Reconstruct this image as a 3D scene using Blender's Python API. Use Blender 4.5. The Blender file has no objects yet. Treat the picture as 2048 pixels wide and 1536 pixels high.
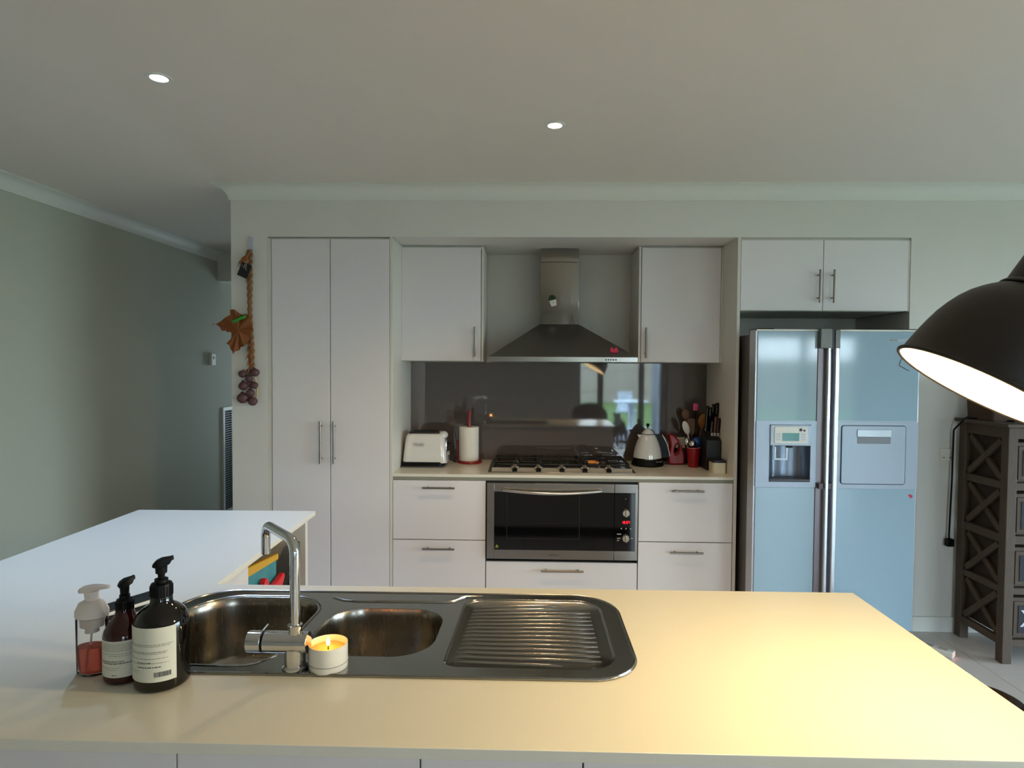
import bpy, bmesh, math, random
from math import sin, cos, pi, radians, sqrt, atan2
from mathutils import Vector, Matrix
random.seed(4)
SC = bpy.context.scene
COL = SC.collection

# ------------------------------------------------------------------ camera
F_PX = 1260.0
_pt, _yw, _rl = .0309, -.02477, .00667
_cy, _sy, _cp, _sp, _cr, _sr = cos(_yw), sin(_yw), cos(_pt), sin(_pt), cos(_rl), sin(_rl)
_r0 = Vector((_cy, -_sy, 0)); _u0 = Vector((_sp*_sy, _sp*_cy, _cp)); _fw = Vector((_sy*_cp, _cy*_cp, -_sp))
_R = _cr*_r0 + _sr*_u0; _U = -_sr*_r0 + _cr*_u0
cam_d = bpy.data.cameras.new('camera'); cam = bpy.data.objects.new('camera', cam_d); COL.objects.link(cam)
cam_d.sensor_width = 36; cam_d.lens = F_PX/2048*36; cam_d.clip_start = .02; cam_d.clip_end = 200
mw = Matrix.Identity(4)
for i in range(3):
    mw[i][0] = _R[i]; mw[i][1] = _U[i]; mw[i][2] = -_fw[i]
mw[2][3] = 1.5556
cam.matrix_world = mw
SC.camera = cam

# ------------------------------------------------------------------ world, exposure
W = bpy.data.worlds.new('world'); SC.world = W; W.use_nodes = True
nt = W.node_tree; nt.nodes.clear()
wo = nt.nodes.new('ShaderNodeOutputWorld'); bg = nt.nodes.new('ShaderNodeBackground')
tc = nt.nodes.new('ShaderNodeTexCoord'); sx = nt.nodes.new('ShaderNodeSeparateXYZ'); cr = nt.nodes.new('ShaderNodeValToRGB')
nt.links.new(tc.outputs['Generated'], sx.inputs[0]); nt.links.new(sx.outputs['Z'], cr.inputs[0])
cr.color_ramp.elements[0].position = 0.0; cr.color_ramp.elements[0].color = (.74, .87, 1.0, 1)
cr.color_ramp.elements[1].position = .6; cr.color_ramp.elements[1].color = (.62, .80, 1.0, 1)
nt.links.new(cr.outputs[0], bg.inputs[0]); nt.links.new(bg.outputs[0], wo.inputs[0])
bg.inputs[1].default_value = 14
SC.view_settings.view_transform = 'Standard'; SC.view_settings.look = 'None'
SC.view_settings.gamma = 1; SC.view_settings.use_curve_mapping = False
SC.view_settings.exposure = 0.5
SC.cycles.use_denoising = True
SC.cycles.max_bounces = 12; SC.cycles.diffuse_bounces = 6; SC.cycles.glossy_bounces = 5; SC.cycles.transparent_max_bounces = 12
SC.cycles.caustics_reflective = False; SC.cycles.caustics_refractive = False
SC.cycles.sample_clamp_indirect = 6.0

PEND_W, DOWN_W, COOL_W = 27.0, 35.0, 76.0

# ------------------------------------------------------------------ helpers
def lin(c):
    return tuple((x/255/12.92 if x/255 <= .04045 else ((x/255+.055)/1.055)**2.4) for x in c)

MATS = {}
def mat(name, rgb, rough=.5, metal=0, var=.04, scale=30, bump=0, bscale=None, spec=None, coat=0, emit=None, estr=0,
        trans=0, ior=None, stretch=None, alpha=None, rvar=0):
    if name in MATS: return MATS[name]
    m = bpy.data.materials.new(name); m.use_nodes = True
    n = m.node_tree; b = n.nodes['Principled BSDF']
    c = lin(rgb)
    b.inputs['Roughness'].default_value = rough; b.inputs['Metallic'].default_value = metal
    if spec is not None: b.inputs['Specular IOR Level'].default_value = spec
    if ior: b.inputs['IOR'].default_value = ior
    if coat: b.inputs['Coat Weight'].default_value = coat; b.inputs['Coat Roughness'].default_value = .03
    if trans: b.inputs['Transmission Weight'].default_value = trans
    t = n.nodes.new('ShaderNodeTexCoord'); mp = n.nodes.new('ShaderNodeMapping')
    n.links.new(t.outputs['Object'], mp.inputs[0])
    if stretch: mp.inputs['Scale'].default_value = stretch
    ns = n.nodes.new('ShaderNodeTexNoise'); ns.inputs['Scale'].default_value = scale; ns.inputs['Detail'].default_value = 3
    n.links.new(mp.outputs[0], ns.inputs['Vector'])
    mx = n.nodes.new('ShaderNodeMix'); mx.data_type = 'RGBA'
    mx.inputs[6].default_value = tuple(max(0, x*(1-var)) for x in c)+(1,)
    mx.inputs[7].default_value = tuple(min(1, x*(1+var)) for x in c)+(1,)
    n.links.new(ns.outputs['Fac'], mx.inputs[0]); n.links.new(mx.outputs[2], b.inputs['Base Color'])
    if rvar:
        mr = n.nodes.new('ShaderNodeMapRange'); mr.inputs[3].default_value = rough-rvar; mr.inputs[4].default_value = rough+rvar
        n.links.new(ns.outputs['Fac'], mr.inputs[0]); n.links.new(mr.outputs[0], b.inputs['Roughness'])
    if bump:
        ns2 = n.nodes.new('ShaderNodeTexNoise'); ns2.inputs['Scale'].default_value = bscale or scale
        n.links.new(mp.outputs[0], ns2.inputs['Vector'])
        bp = n.nodes.new('ShaderNodeBump'); bp.inputs['Strength'].default_value = bump; bp.inputs['Distance'].default_value = .002
        n.links.new(ns2.outputs['Fac'], bp.inputs['Height']); n.links.new(bp.outputs[0], b.inputs['Normal'])
    if emit:
        b.inputs['Emission Color'].default_value = lin(emit)+(1,); b.inputs['Emission Strength'].default_value = estr
    MATS[name] = m
    return m

def thin_glass(name, tint=(1, 1, 1), rough=0.0, ior=1.45):
    m = bpy.data.materials.new(name); m.use_nodes = True; n = m.node_tree; n.nodes.clear()
    o = n.nodes.new('ShaderNodeOutputMaterial'); tr = n.nodes.new('ShaderNodeBsdfTransparent'); gl = n.nodes.new('ShaderNodeBsdfGlossy')
    fr = n.nodes.new('ShaderNodeFresnel'); fr.inputs[0].default_value = ior; mx = n.nodes.new('ShaderNodeMixShader')
    tr.inputs[0].default_value = tuple(tint)+(1,); gl.inputs['Roughness'].default_value = rough
    n.links.new(fr.outputs[0], mx.inputs[0]); n.links.new(tr.outputs[0], mx.inputs[1]); n.links.new(gl.outputs[0], mx.inputs[2])
    n.links.new(mx.outputs[0], o.inputs[0]); MATS[name] = m
    return m

class M:
    def __init__(s): s.v = []; s.f = []
    def add(s, vs, fs):
        k = len(s.v); s.v += [tuple(p) for p in vs]; s.f += [tuple(i+k for i in q) for q in fs]; return s
    def box(s, x0, x1, y0, y1, z0, z1):
        return s.add([(x0,y0,z0),(x1,y0,z0),(x1,y1,z0),(x0,y1,z0),(x0,y0,z1),(x1,y0,z1),(x1,y1,z1),(x0,y1,z1)],
                     [(0,3,2,1),(4,5,6,7),(0,1,5,4),(1,2,6,5),(2,3,7,6),(3,0,4,7)])
    def loft(s, loops, cap0=True, cap1=True, ring=False):
        n = len(loops[0]); k = len(s.v)
        for l in loops: s.v += [tuple(p) for p in l]
        L = len(loops)
        for i in range(L if ring else L-1):
            a = k+i*n; b = k+((i+1) % L)*n
            for j in range(n):
                s.f.append((a+j, a+(j+1) % n, b+(j+1) % n, b+j))
        if not ring:
            if cap0: s.f.append(tuple(k+j for j in reversed(range(n))))
            if cap1: s.f.append(tuple(k+(L-1)*n+j for j in range(n)))
        return s
    def cyl(s, p0, p1, r0, r1=None, n=20, caps=True):
        r1 = r0 if r1 is None else r1
        return s.tube([p0, p1], [r0, r1], n, caps)
    def tube(s, path, r, n=12, caps=True, closed=False):
        P = [Vector(p) for p in path]; K = len(P)
        rr = r if isinstance(r, (list, tuple)) else [r]*K
        loops = []; up = None
        for i in range(K):
            if closed: d = P[(i+1) % K]-P[i-1]
            else: d = P[min(i+1, K-1)]-P[max(i-1, 0)]
            d.normalize()
            if up is None:
                up = Vector((0, 0, 1)) if abs(d.z) < .9 else Vector((1, 0, 0))
            a = d.cross(up)
            if a.length < 1e-4: a = d.cross(Vector((0, 1, 0)))
            a.normalize(); b = d.cross(a).normalized(); up = a.cross(d)
            loops.append([P[i]+rr[i]*(cos(2*pi*j/n)*a-sin(2*pi*j/n)*b) for j in range(n)])
        return s.loft(loops, caps, caps, closed)
    def lathe(s, prof, c=(0, 0, 0), n=32, sx=1, sy=1):
        loops = [[(c[0]+max(r, 1e-5)*cos(2*pi*j/n)*sx, c[1]+max(r, 1e-5)*sin(2*pi*j/n)*sy, c[2]+z) for j in range(n)] for r, z in prof]
        return s.loft(loops)
    def prism(s, poly, axis, a, b):
        def mk(p, t):
            if axis == 'x': return (t, p[0], p[1])
            if axis == 'y': return (p[0], t, p[1])
            return (p[0], p[1], t)
        return s.loft([[mk(p, a) for p in poly], [mk(p, b) for p in poly]])
    def sphere(s, c, r, n=16, m=10):
        if not isinstance(r, (tuple, list)): r = (r, r, r)
        loops = []
        for i in range(m+1):
            t = pi*i/m-pi/2
            loops.append([(c[0]+r[0]*max(cos(t), 1e-4)*cos(2*pi*j/n), c[1]+r[1]*max(cos(t), 1e-4)*sin(2*pi*j/n), c[2]+r[2]*sin(t)) for j in range(n)])
        return s.loft(loops)
    def patch(s, c, r, a0, a1, z0, z1, n=12, sx=1, sy=1):
        vs = []; fs = []
        for i in range(n+1):
            a = a0+(a1-a0)*i/n
            vs += [(c[0]+r*sx*sin(a), c[1]-r*sy*cos(a), z0), (c[0]+r*sx*sin(a), c[1]-r*sy*cos(a), z1)]
        for i in range(n): fs.append((2*i, 2*i+2, 2*i+3, 2*i+1))
        return s.add(vs, fs)
    def xf(s, mt): s.v = [tuple(mt @ Vector(p)) for p in s.v]; return s
    def join(s, o): return s.add(o.v, o.f)

def origin(o):
    p = Vector((0, 0, 0))
    while o is not None: p += o.location; o = o.parent
    return p

def tag(o, label=None, cat=None, group=None, kind=None):
    if label: o['label'] = label
    if cat: o['category'] = cat
    if group: o['group'] = group
    if kind: o['kind'] = kind
    return o

def link(name, me, m, parent=None, smooth=35, bev=0, seg=2, world=True):
    if m: me.materials.clear(); me.materials.append(m)
    if smooth:
        me.shade_smooth(); me.set_sharp_from_angle(angle=radians(smooth))
    o = bpy.data.objects.new(name, me); COL.objects.link(o)
    if parent is not None:
        if world:
            me.transform(Matrix.Translation(-origin(parent)))
        o.parent = parent
    if bev:
        b = o.modifiers.new('bevel', 'BEVEL'); b.width = bev; b.segments = seg; b.limit_method = 'ANGLE'; b.angle_limit = radians(40)
        b.harden_normals = False
    return o

def part(name, mb, m, parent=None, smooth=35, bev=0, seg=2, world=True):
    me = bpy.data.meshes.new(name); me.from_pydata(mb.v, [], mb.f)
    bm = bmesh.new(); bm.from_mesh(me); bmesh.ops.recalc_face_normals(bm, faces=bm.faces); bm.to_mesh(me); bm.free()
    return link(name, me, m, parent, smooth, bev, seg, world)

def thing(name, label, cat, loc=(0, 0, 0), rz=0, group=None):
    o = bpy.data.objects.new(name, None); COL.objects.link(o); o.empty_display_size = .05
    o.location = loc; o.rotation_euler = (0, 0, rz)
    return tag(o, label, cat, group)

def struct(name, mb, m, parent=None, bev=0):
    o = part(name, mb, m, parent, bev=bev)
    if parent is None: o['kind'] = 'structure'
    return o

def text_mesh(body, size, extr=.0003, align='CENTER'):
    c = bpy.data.curves.new('t', 'FONT'); c.body = body; c.size = size; c.extrude = extr; c.align_x = align; c.align_y = 'CENTER'
    o = bpy.data.objects.new('t', c); COL.objects.link(o)
    dg = bpy.context.evaluated_depsgraph_get(); me = bpy.data.meshes.new_from_object(o.evaluated_get(dg))
    bpy.data.objects.remove(o); return me

def text(name, body, size, loc, m, parent, bold=0, rot=None):
    me = text_mesh(body, size)
    me.transform(Matrix.Translation(Vector(loc)) @ (rot or Matrix.Identity(4)) @ Matrix.Rotation(pi/2, 4, 'X'))
    return link(name, me, m, parent, smooth=0)

def plate(outline, holes, z0, z1, bevel=0):
    c = bpy.data.curves.new('p', 'CURVE'); c.dimensions = '2D'; c.fill_mode = 'BOTH'
    c.extrude = max((z1-z0)/2-bevel, 0); c.bevel_depth = bevel; c.bevel_resolution = 2
    if bevel: c.offset = -bevel
    for loop in [outline]+list(holes):
        s = c.splines.new('POLY'); s.points.add(len(loop)-1); s.use_cyclic_u = True
        for q, p in zip(s.points, loop): q.co = (p[0], p[1], 0, 1)
    o = bpy.data.objects.new('p', c); COL.objects.link(o)
    dg = bpy.context.evaluated_depsgraph_get(); me = bpy.data.meshes.new_from_object(o.evaluated_get(dg))
    bpy.data.objects.remove(o)
    me.transform(Matrix.Translation((0, 0, (z0+z1)/2)))
    return me

def rpoly(pts, rad, n=8):
    out = []; K = len(pts)
    rads = rad if isinstance(rad, (list, tuple)) else [rad]*K
    for i in range(K):
        p = Vector(pts[i]).to_2d(); a = Vector(pts[i-1]).to_2d()-p; b = Vector(pts[(i+1) % K]).to_2d()-p
        a.normalize(); b.normalize(); r = rads[i]
        if r <= 0: out.append((p.x, p.y)); continue
        th = a.angle(b); d = r/math.tan(th/2); c = p+(a+b).normalized()*(r/sin(th/2))
        s0 = p+a*d-c; s1 = p+b*d-c
        a0 = atan2(s0.y, s0.x); a1 = atan2(s1.y, s1.x); da = (a1-a0+pi) % (2*pi)-pi
        for k in range(n+1):
            t = a0+da*k/n; out.append((c.x+r*cos(t), c.y+r*sin(t)))
    return out

def fillet(path, r, n=8):
    out = [Vector(path[0])]
    for i in range(1, len(path)-1):
        p = Vector(path[i]); a = (Vector(path[i-1])-p).normalized(); b = (Vector(path[i+1])-p).normalized()
        th = a.angle(b); d = r/math.tan(th/2); c = p+(a+b).normalized()*(r/sin(th/2))
        s0 = p+a*d-c; s1 = p+b*d-c; ang = s0.angle(s1); 
        for k in range(n+1):
            t = k/n; out.append(c+(sin((1-t)*ang)*s0+sin(t*ang)*s1)/sin(ang))
    out.append(Vector(path[-1])); return out

def scaled(loop, s, cx, cy): return [(cx+(x-cx)*s, cy+(y-cy)*s) for x, y in loop]

# ------------------------------------------------------------------ materials
wall_m = mat('wall paint', (217, 215, 209), .75, var=.015, scale=6, bump=.05, bscale=300)
ceil_m = mat('ceiling paint', (226, 219, 210), .85, var=.01, scale=5)
trim_m = mat('cornice paint', (222, 223, 216), .6, var=.01)
cab_m = mat('white laminate', (224, 220, 221), .38, var=.012, scale=14, bump=.06, bscale=500, spec=.4)
carc_m = mat('carcass board', (212, 208, 200), .45, var=.01, scale=10)
dark_m = mat('dark gap', (22, 20, 22), .8)
stone_m = mat('island stone', (226, 222, 208), .22, var=.03, scale=420, spec=.5, rvar=.02)
steel_m = mat('brushed steel', (158, 154, 148), .24, metal=1, var=.02, scale=60, stretch=(1, 1, 25), rvar=.015)
steelh_m = mat('hood steel', (134, 130, 126), .24, metal=1, var=.06, scale=60, stretch=(25, 1, 1), rvar=.05)
sink_m = mat('sink steel', (160, 157, 152), .17, metal=1, var=.04, scale=30, stretch=(1, 8, 8), rvar=.04)
bowl_m = mat('bowl steel', (158, 152, 142), .26, metal=1, var=.06, scale=24, stretch=(8, 8, 1), rvar=.05)
chrome_m = mat('chrome', (215, 215, 215), .06, metal=1, var=.01)
hndl_m = mat('satin nickel', (140, 134, 126), .3, metal=1, var=.04, scale=80)
black_m = mat('black plastic', (8, 8, 9), .45, spec=.2, var=.1)
blackg_m = mat('black glass', (8, 8, 9), .05, var=.02, spec=.5)
iron_m = mat('cast iron', (18, 18, 18), .55, var=.2, scale=80, bump=.2)
white_m = mat('white plastic', (225, 222, 214), .3, var=.01)
red_m = mat('red plastic', (138, 10, 16), .28, var=.05)
tile_m = mat('floor tile', (206, 198, 192), .3, var=.06, scale=7, rvar=.04)
grout_m = mat('grout', (98, 92, 92), .9, var=.1)
wood_m = mat('weathered wood', (80, 65, 53), .7, var=.3, scale=9, stretch=(12, 12, 1.4), bump=.3, bscale=25)
woodh_m = mat('weathered wood rail', (80, 65, 53), .7, var=.3, scale=9, stretch=(1.4, 1.4, 12), bump=.3, bscale=25)
glass_m = thin_glass('window glass', (.95, .98, .97))

D = 3.728; B = 4.328; ZC = 2.6; ZB = 2.305
# ------------------------------------------------------------------ shell
fl = struct('floor', M().box(-2.96, 6.5, -4.2, 8.6, -.12, -.006), grout_m)
tile_me = None
xs = []; x = 2.385
while x > -2.96: x -= .6
while x < 6.5: xs.append(x); x += .6
ys = []; y = 3.222
while y > -4.1: y -= .6
while y < 4.9: ys.append(y); y += .6
tm = bpy.data.meshes.new('tile')
q = M().box(.0015, .5985, .0015, .5985, -.008, 0); tm.from_pydata(q.v, [], q.f); tm.materials.append(tile_m)
for x in xs:
    for y in ys:
        if x < -2.96 or x+.6 > 6.6 or y < -4.15: continue
        o = bpy.data.objects.new('tile', tm); COL.objects.link(o); o.parent = fl; o.location = (x, y, 0)
struct('ceiling', M().box(-3.1, 6.6, -4.3, 8.7, ZC, ZC+.1), ceil_m)
struct('wall_left', M().box(-3.08, -2.96, -4.3, 8.7, 0, ZC), mat('dimmed left wall paint', (188, 190, 176), .75, var=.015, scale=6, bump=.05, bscale=300))  # greener paint, also darkened to imitate the dimmer light on this wall
struct('wall_right', M().box(6.5, 6.62, -4.3, -.6, 0, ZC).box(6.5, 6.62, 3.2, D+.1, 0, ZC).box(6.5, 6.62, -.6, 3.2, 2.1, ZC), wall_m)
struct('wall_end', M().box(-2.96, -2.55, 8.3, 8.42, 0, ZC).box(-2.15, -1.77, 8.3, 8.42, 0, ZC).box(-2.55, -2.15, 8.3, 8.42, 1.9, ZC).box(-2.55, -2.15, 8.3, 8.42, 0, .5), wall_m)
# kitchen wall with the cabinet recess cut in it
struct('wall_front', M().box(-1.77, -1.5535, D, D+.09, 0, ZC).box(2.216, 6.5, D, D+.09, 0, ZC).box(-1.5535, 2.216, D, D+.09, ZB, ZC)
       .box(-1.77, -1.68, D+.09, 8.3, 0, ZC), wall_m)
struct('wall_back', M().box(-1.68, 2.4, B+.004, B+.1, 0, ZC).box(2.216, 2.3, D+.09, B+.004, 0, ZC).box(-1.68, -1.5535, D+.09, B, 0, ZC), wall_m)
struct('trim_1', M().box(-1.5535, 2.216, D+.09, B+.004, ZB, ZB+.04), wall_m)      # recess ceiling
struct('trim_2', M().box(-2.96, -1.77, 5.96, 6.08, 2.33, ZC), wall_m)             # hallway header

# cove cornices
def cove(p0, p1, nrm, m0=0, m1=0, r=.083):
    p0 = Vector(p0); p1 = Vector(p1); d = (p1-p0).normalized(); nrm = Vector(nrm)
    prof = [(0, -r), (.006, -r)]+[(r-(r-.008)*cos(t*pi/2/6)-.002*0, -(r-.008)*(1-sin(t*pi/2/6))-.008) for t in range(0, 7)]+[(r, -.006), (r, 0), (0, 0)]
    loops = []
    for p, mi in ((p0, m0), (p1, m1)):
        loops.append([p+nrm*a+d*a*mi+Vector((0, 0, ZC+z)) for a, z in prof])
    return M().loft(loops)
struct('trim_3', cove((-1.77, D, 0), (6.5, D, 0), (0, -1, 0), -1, -1).join(cove((-1.77, 8.3, 0), (-1.77, D, 0), (-1, 0, 0), 0, 1)), trim_m)
struct('trim_4', cove((-2.96, -4.1, 0), (-2.96, 5.96, 0), (1, 0, 0), 0, 0), trim_m)
struct('trim_5', cove((-2.96, 3.33, 0), (-2.96, -4.1, 0), (1, 0, 0), 0, 0, .1), trim_m)
struct('baseboard_front', M().box(2.216, 6.5, D-.012, D, 0, .09), trim_m, bev=.003)
struct('baseboard_left', M().box(-2.96, -2.948, -4.1, 8.3, 0, .09), trim_m, bev=.003)
struct('baseboard_hall', M().box(-1.782, -1.77, D-.012, 8.3, 0, .09).box(-1.782, -1.5535, D-.012, D, 0, .09), trim_m, bev=.003)

# rear wall with two sliding glass doors (seen in the reflections)
YW = -4.1
frame_m = mat('door frame', (62, 56, 58), .45, metal=.3)
def openings(x0, x1, ops):
    mb = M(); x = x0
    for a, b, z0, z1 in ops:
        mb.box(x, a, YW-.12, YW, 0, ZC); mb.box(a, b, YW-.12, YW, z1, ZC)
        if z0 > 0: mb.box(a, b, YW-.12, YW, 0, z0)
        x = b
    mb.box(x, x1, YW-.12, YW, 0, ZC); return mb
DOORS = [(1.02, 2.73, 0, 2.1), (3.9, 5.75, 0, 2.1)]
struct('wall_rear', openings(-2.96, 6.5, DOORS), wall_m)
def slider(name, x0, x1, z0, z1, muls):
    fr = M().box(x0, x0+.05, YW-.1, YW-.02, z0, z1).box(x1-.05, x1, YW-.1, YW-.02, z0, z1).box(x0+.05, x1-.05, YW-.1, YW-.02, z1-.05, z1).box(x0+.05, x1-.05, YW-.1, YW-.02, z0, z0+.04)
    for a, b in muls: fr.box(a, b, YW-.1, YW-.02, z0+.04, z1-.05)
    o = struct(name, fr, frame_m)
    xs = [x0+.05]+[v for ab in muls for v in ab]+[x1-.05]
    for i in range(0, len(xs), 2):
        part('pane', M().box(xs[i], xs[i+1], YW-.062, YW-.058, z0+.04, z1-.05), glass_m, o, smooth=0)
    return o
slider('door_1', 1.02, 2.73, 0, 2.1, [(1.41, 1.53), (2.24, 2.35)])
slider('door_2', 3.9, 5.75, 0, 2.1, [(4.78, 4.88)])
fr = M().box(6.52, 6.6, -.6, -.55, 0, 2.1).box(6.52, 6.6, 3.15, 3.2, 0, 2.1).box(6.52, 6.6, 1.26, 1.34, 0, 2.1).box(6.52, 6.6, -.55, 1.26, 2.05, 2.1).box(6.52, 6.6, 1.34, 3.15, 2.05, 2.1).box(6.52, 6.6, -.55, 1.26, 0, .04).box(6.52, 6.6, 1.34, 3.15, 0, .04)
w4 = struct('added_daylight_door', fr, frame_m)  # unseen glazed door, added to bring bluish daylight to the right side
for a, b in ((-.55, 1.26), (1.34, 3.15)): part('pane', M().box(6.558, 6.562, a, b, .04, 2.05), glass_m, w4, smooth=0)
wm = M().box(-2.55, -2.51, 8.33, 8.39, .5, 1.9).box(-2.19, -2.15, 8.33, 8.39, .5, 1.9).box(-2.51, -2.19, 8.33, 8.39, 1.86, 1.9).box(-2.51, -2.19, 8.33, 8.39, .5, .54)
w2 = struct('window_1', wm, trim_m); part('pane', M().box(-2.51, -2.19, 8.358, 8.362, .54, 1.86), glass_m, w2, smooth=0)

# sky portals at the glazed openings
def portal(x0, x1, z0, z1, y, flip=False):
    l = bpy.data.lights.new('portal', 'AREA'); l.shape = 'RECTANGLE'; l.size = x1-x0; l.size_y = z1-z0; l.cycles.is_portal = True
    o = bpy.data.objects.new('portal', l); COL.objects.link(o); o.location = ((x0+x1)/2, y, (z0+z1)/2)
    o.rotation_euler = (pi/2 if not flip else -pi/2, 0, 0); return o
for a, b, z0, z1 in DOORS: portal(a, b, z0, z1, YW-.13, flip=False)
portal(-2.55, -2.15, .5, 1.9, 8.43, flip=True)
po = portal(-1.9, 1.9, 0, 2.1, 0); po.location = (6.63, 1.3, 1.05); po.rotation_euler = (pi/2, 0, pi/2)

# ------------------------------------------------------------------ garden behind the glass doors
grass_m = mat('lawn', (84, 110, 48), .95, var=.5, scale=3)
pat_m = mat('patio paving', (150, 152, 165), .8, var=.1)
fence_m = mat('fence timber', (150, 140, 128), .9, var=.35, scale=6, stretch=(14, 1, .6))
fence_b = mat('fence rail', (120, 110, 98), .9, var=.2)
struct('floor_outside', M().box(-6, 9, -7.4, -4.22, -.12, -.02).box(6.63, 9, -4.22, 5, -.12, -.02), pat_m)
tag(struct('ground_lawn', M().box(-25, 30, -19, -7.4, -.14, -.04).box(9, 30, -7.4, 12, -.14, -.04), grass_m), kind='structure')
f = thing('fence', 'weathered grey paling fence at the far edge of the lawn, seen mirrored in the splashback', 'fence', (2, -18, 0))
mb = M(); x = -14
while x < 18:
    mb.box(x, x+.098, -18.02+random.uniform(0, .012), -18, 0, 1.82+random.uniform(-.02, .02)); x += .103
tag(part('paling', mb, fence_m, f, smooth=0), kind='stuff')
part('rail', M().box(-14, 18, -18.07, -18.025, .4, .48), fence_b, f, smooth=0); part('rail', M().box(-14, 18, -18.07, -18.025, 1.3, 1.38), fence_b, f, smooth=0)
struct('wall_outside', M().box(2.90, 3.1, -6.1, -4.23, 0, 2.6), mat('grey brick', (112, 118, 128), .85, var=.2, scale=12))
t = thing('sunlit_edge_strip', 'added white strip standing in for the sunlit edge of the grey outside wall', 'edge_strip', (2.76, -4.6, 0))
part('edge_strip', M().cyl((2.755, -4.6, -.02), (2.755, -4.6, 2.5), .035, n=14), mat('garden white', (215, 225, 235), .4), t)  # white upright added to imitate the sunlit edge of the brick wall
t = thing('garden_table', 'round white plastic pedestal table on the patio outside the sliding door', 'table', (2.46, -6.4, -.02))
wp = MATS['garden white']
part('table_top', M().lathe([(.0, .70), (.40, .70), (.42, .715), (.40, .73), (0, .73)], (2.46, -6.4, -.02)), wp, t)
part('pedestal', M().lathe([(.0, 0), (.16, 0), (.16, .05), (.05, .12), (.04, .3), (.09, .62), (.09, .7), (0, .7)], (2.46, -6.4, -.02), 24), wp, t)
t = thing('garden_chair', 'white moulded chair behind the round garden table', 'chair', (2.45, -7.0, -.02))
part('seat', M().box(2.22, 2.68, -7.2, -6.8, .40, .44), wp, t, bev=.01)
part('backrest', M().loft([[(2.25+k*.03, -7.19-k*.05, .44+k*.45), (2.65-k*.03, -7.19-k*.05, .44+k*.45), (2.65-k*.03, -7.22-k*.05, .44+k*.45), (2.25+k*.03, -7.22-k*.05, .44+k*.45)] for k in (0, 1)]), wp, t)
for ax in (2.25, 2.63):
    for ay in (-7.18, -6.83): part('leg', M().cyl((ax, ay, -.02), (ax, ay, .4), .02, n=8), wp, t)

# ------------------------------------------------------------------ downlights
def downlight(x, y, label, col, watt, group=None, estr=25, temp=(255, 255, 255), spread=130):
    t = thing('ceiling_downlight', label, 'light', (x, y, ZC), 0, group)
    part('bezel', M().lathe([(.03, -.001), (.031, -.004), (.044, -.005), (.046, 0), (.03, 0)], (x, y, ZC), 32), trim_m, t)
    part('lens', M().lathe([(0, -.0015), (.031, -.0015), (.031, -.0005), (0, -.0005)], (x, y, ZC), 32),
         mat('lens '+str(temp), (255, 255, 255), .4, emit=temp, estr=estr), t)
    l = bpy.data.lights.new('lamp', 'SPOT'); l.energy = watt; l.color = lin(col); l.spot_size = radians(spread); l.spot_blend = .9; l.shadow_soft_size = .03
    o = bpy.data.objects.new('lamp', l); COL.objects.link(o); o.parent = t; o.location = (0, 0, -.012)
    return t
warm = (255, 214, 160); cool = (172, 207, 254)
downlight(-1.361, 2.313, 'cool white recessed downlight over the left end of the bench', cool, COOL_W, temp=(215, 228, 255), spread=88)
downlight(.111, 2.782, 'warm white recessed downlight in the middle of the ceiling', warm, DOWN_W, temp=(255, 240, 215))
downlight(2.4, -1.7, 'recessed downlight behind the camera, on the dining side', warm, DOWN_W, 'downlights behind the camera')
downlight(.8, -1.6, 'recessed downlight behind the camera, on the garden door side', warm, DOWN_W, 'downlights behind the camera')

# ------------------------------------------------------------------ cabinetry helpers
def bar_handle(c, ln, vert, parent, r=.006, off=.032):
    x, y, z = c; mb = M()
    if vert:
        mb.cyl((x, y-off, z-ln/2), (x, y-off, z+ln/2), r, n=14)
        for s in (-1, 1): mb.cyl((x, y-off, z+s*(ln/2-.03)), (x, y, z+s*(ln/2-.03)), .0045, n=10)
    else:
        mb.cyl((x-ln/2, y-off, z), (x+ln/2, y-off, z), r, n=14)
        for s in (-1, 1): mb.cyl((x+s*(ln/2-.03), y-off, z), (x+s*(ln/2-.03), y, z), .0045, n=10)
    return part('handle', mb, hndl_m, parent)
def front(name, x0, x1, z0, z1, y, parent, th=.018):
    return part(name, M().box(x0, x1, y, y+th, z0, z1), cab_m, parent, bev=.0012)

YD = D+.004
# pantry
t = thing('pantry_cupboard', 'tall white two-door pantry cupboard left of the bench', 'cupboard', (-1.18, D, 0))
part('carcass', M().box(-1.552, -1.53, YD, B, 0, 2.294).box(-1.53, -.822, D+.03, B, 0, .1).box(-1.53, -.822, B-.02, B, .1, 2.29).box(-1.53, -.822, D+.03, B-.02, 2.27, 2.292), carc_m, t)
part('filler', M().box(-1.553, -.804, D+.02, D+.036, 2.293, 2.303), carc_m, t)
part('end_panel', M().box(-.8205, -.804, D, B, 0, 2.304), carc_m, t, bev=.001)
d1 = front('door', -1.5265, -1.1782, .1, 2.291, YD-.004, t); bar_handle((-1.229, YD-.004, 1.085), .255, True, d1)
d2 = front('door', -1.1738, -.8225, .1, 2.291, YD-.004, t); bar_handle((-1.148, YD-.004, 1.085), .255, True, d2)

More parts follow.
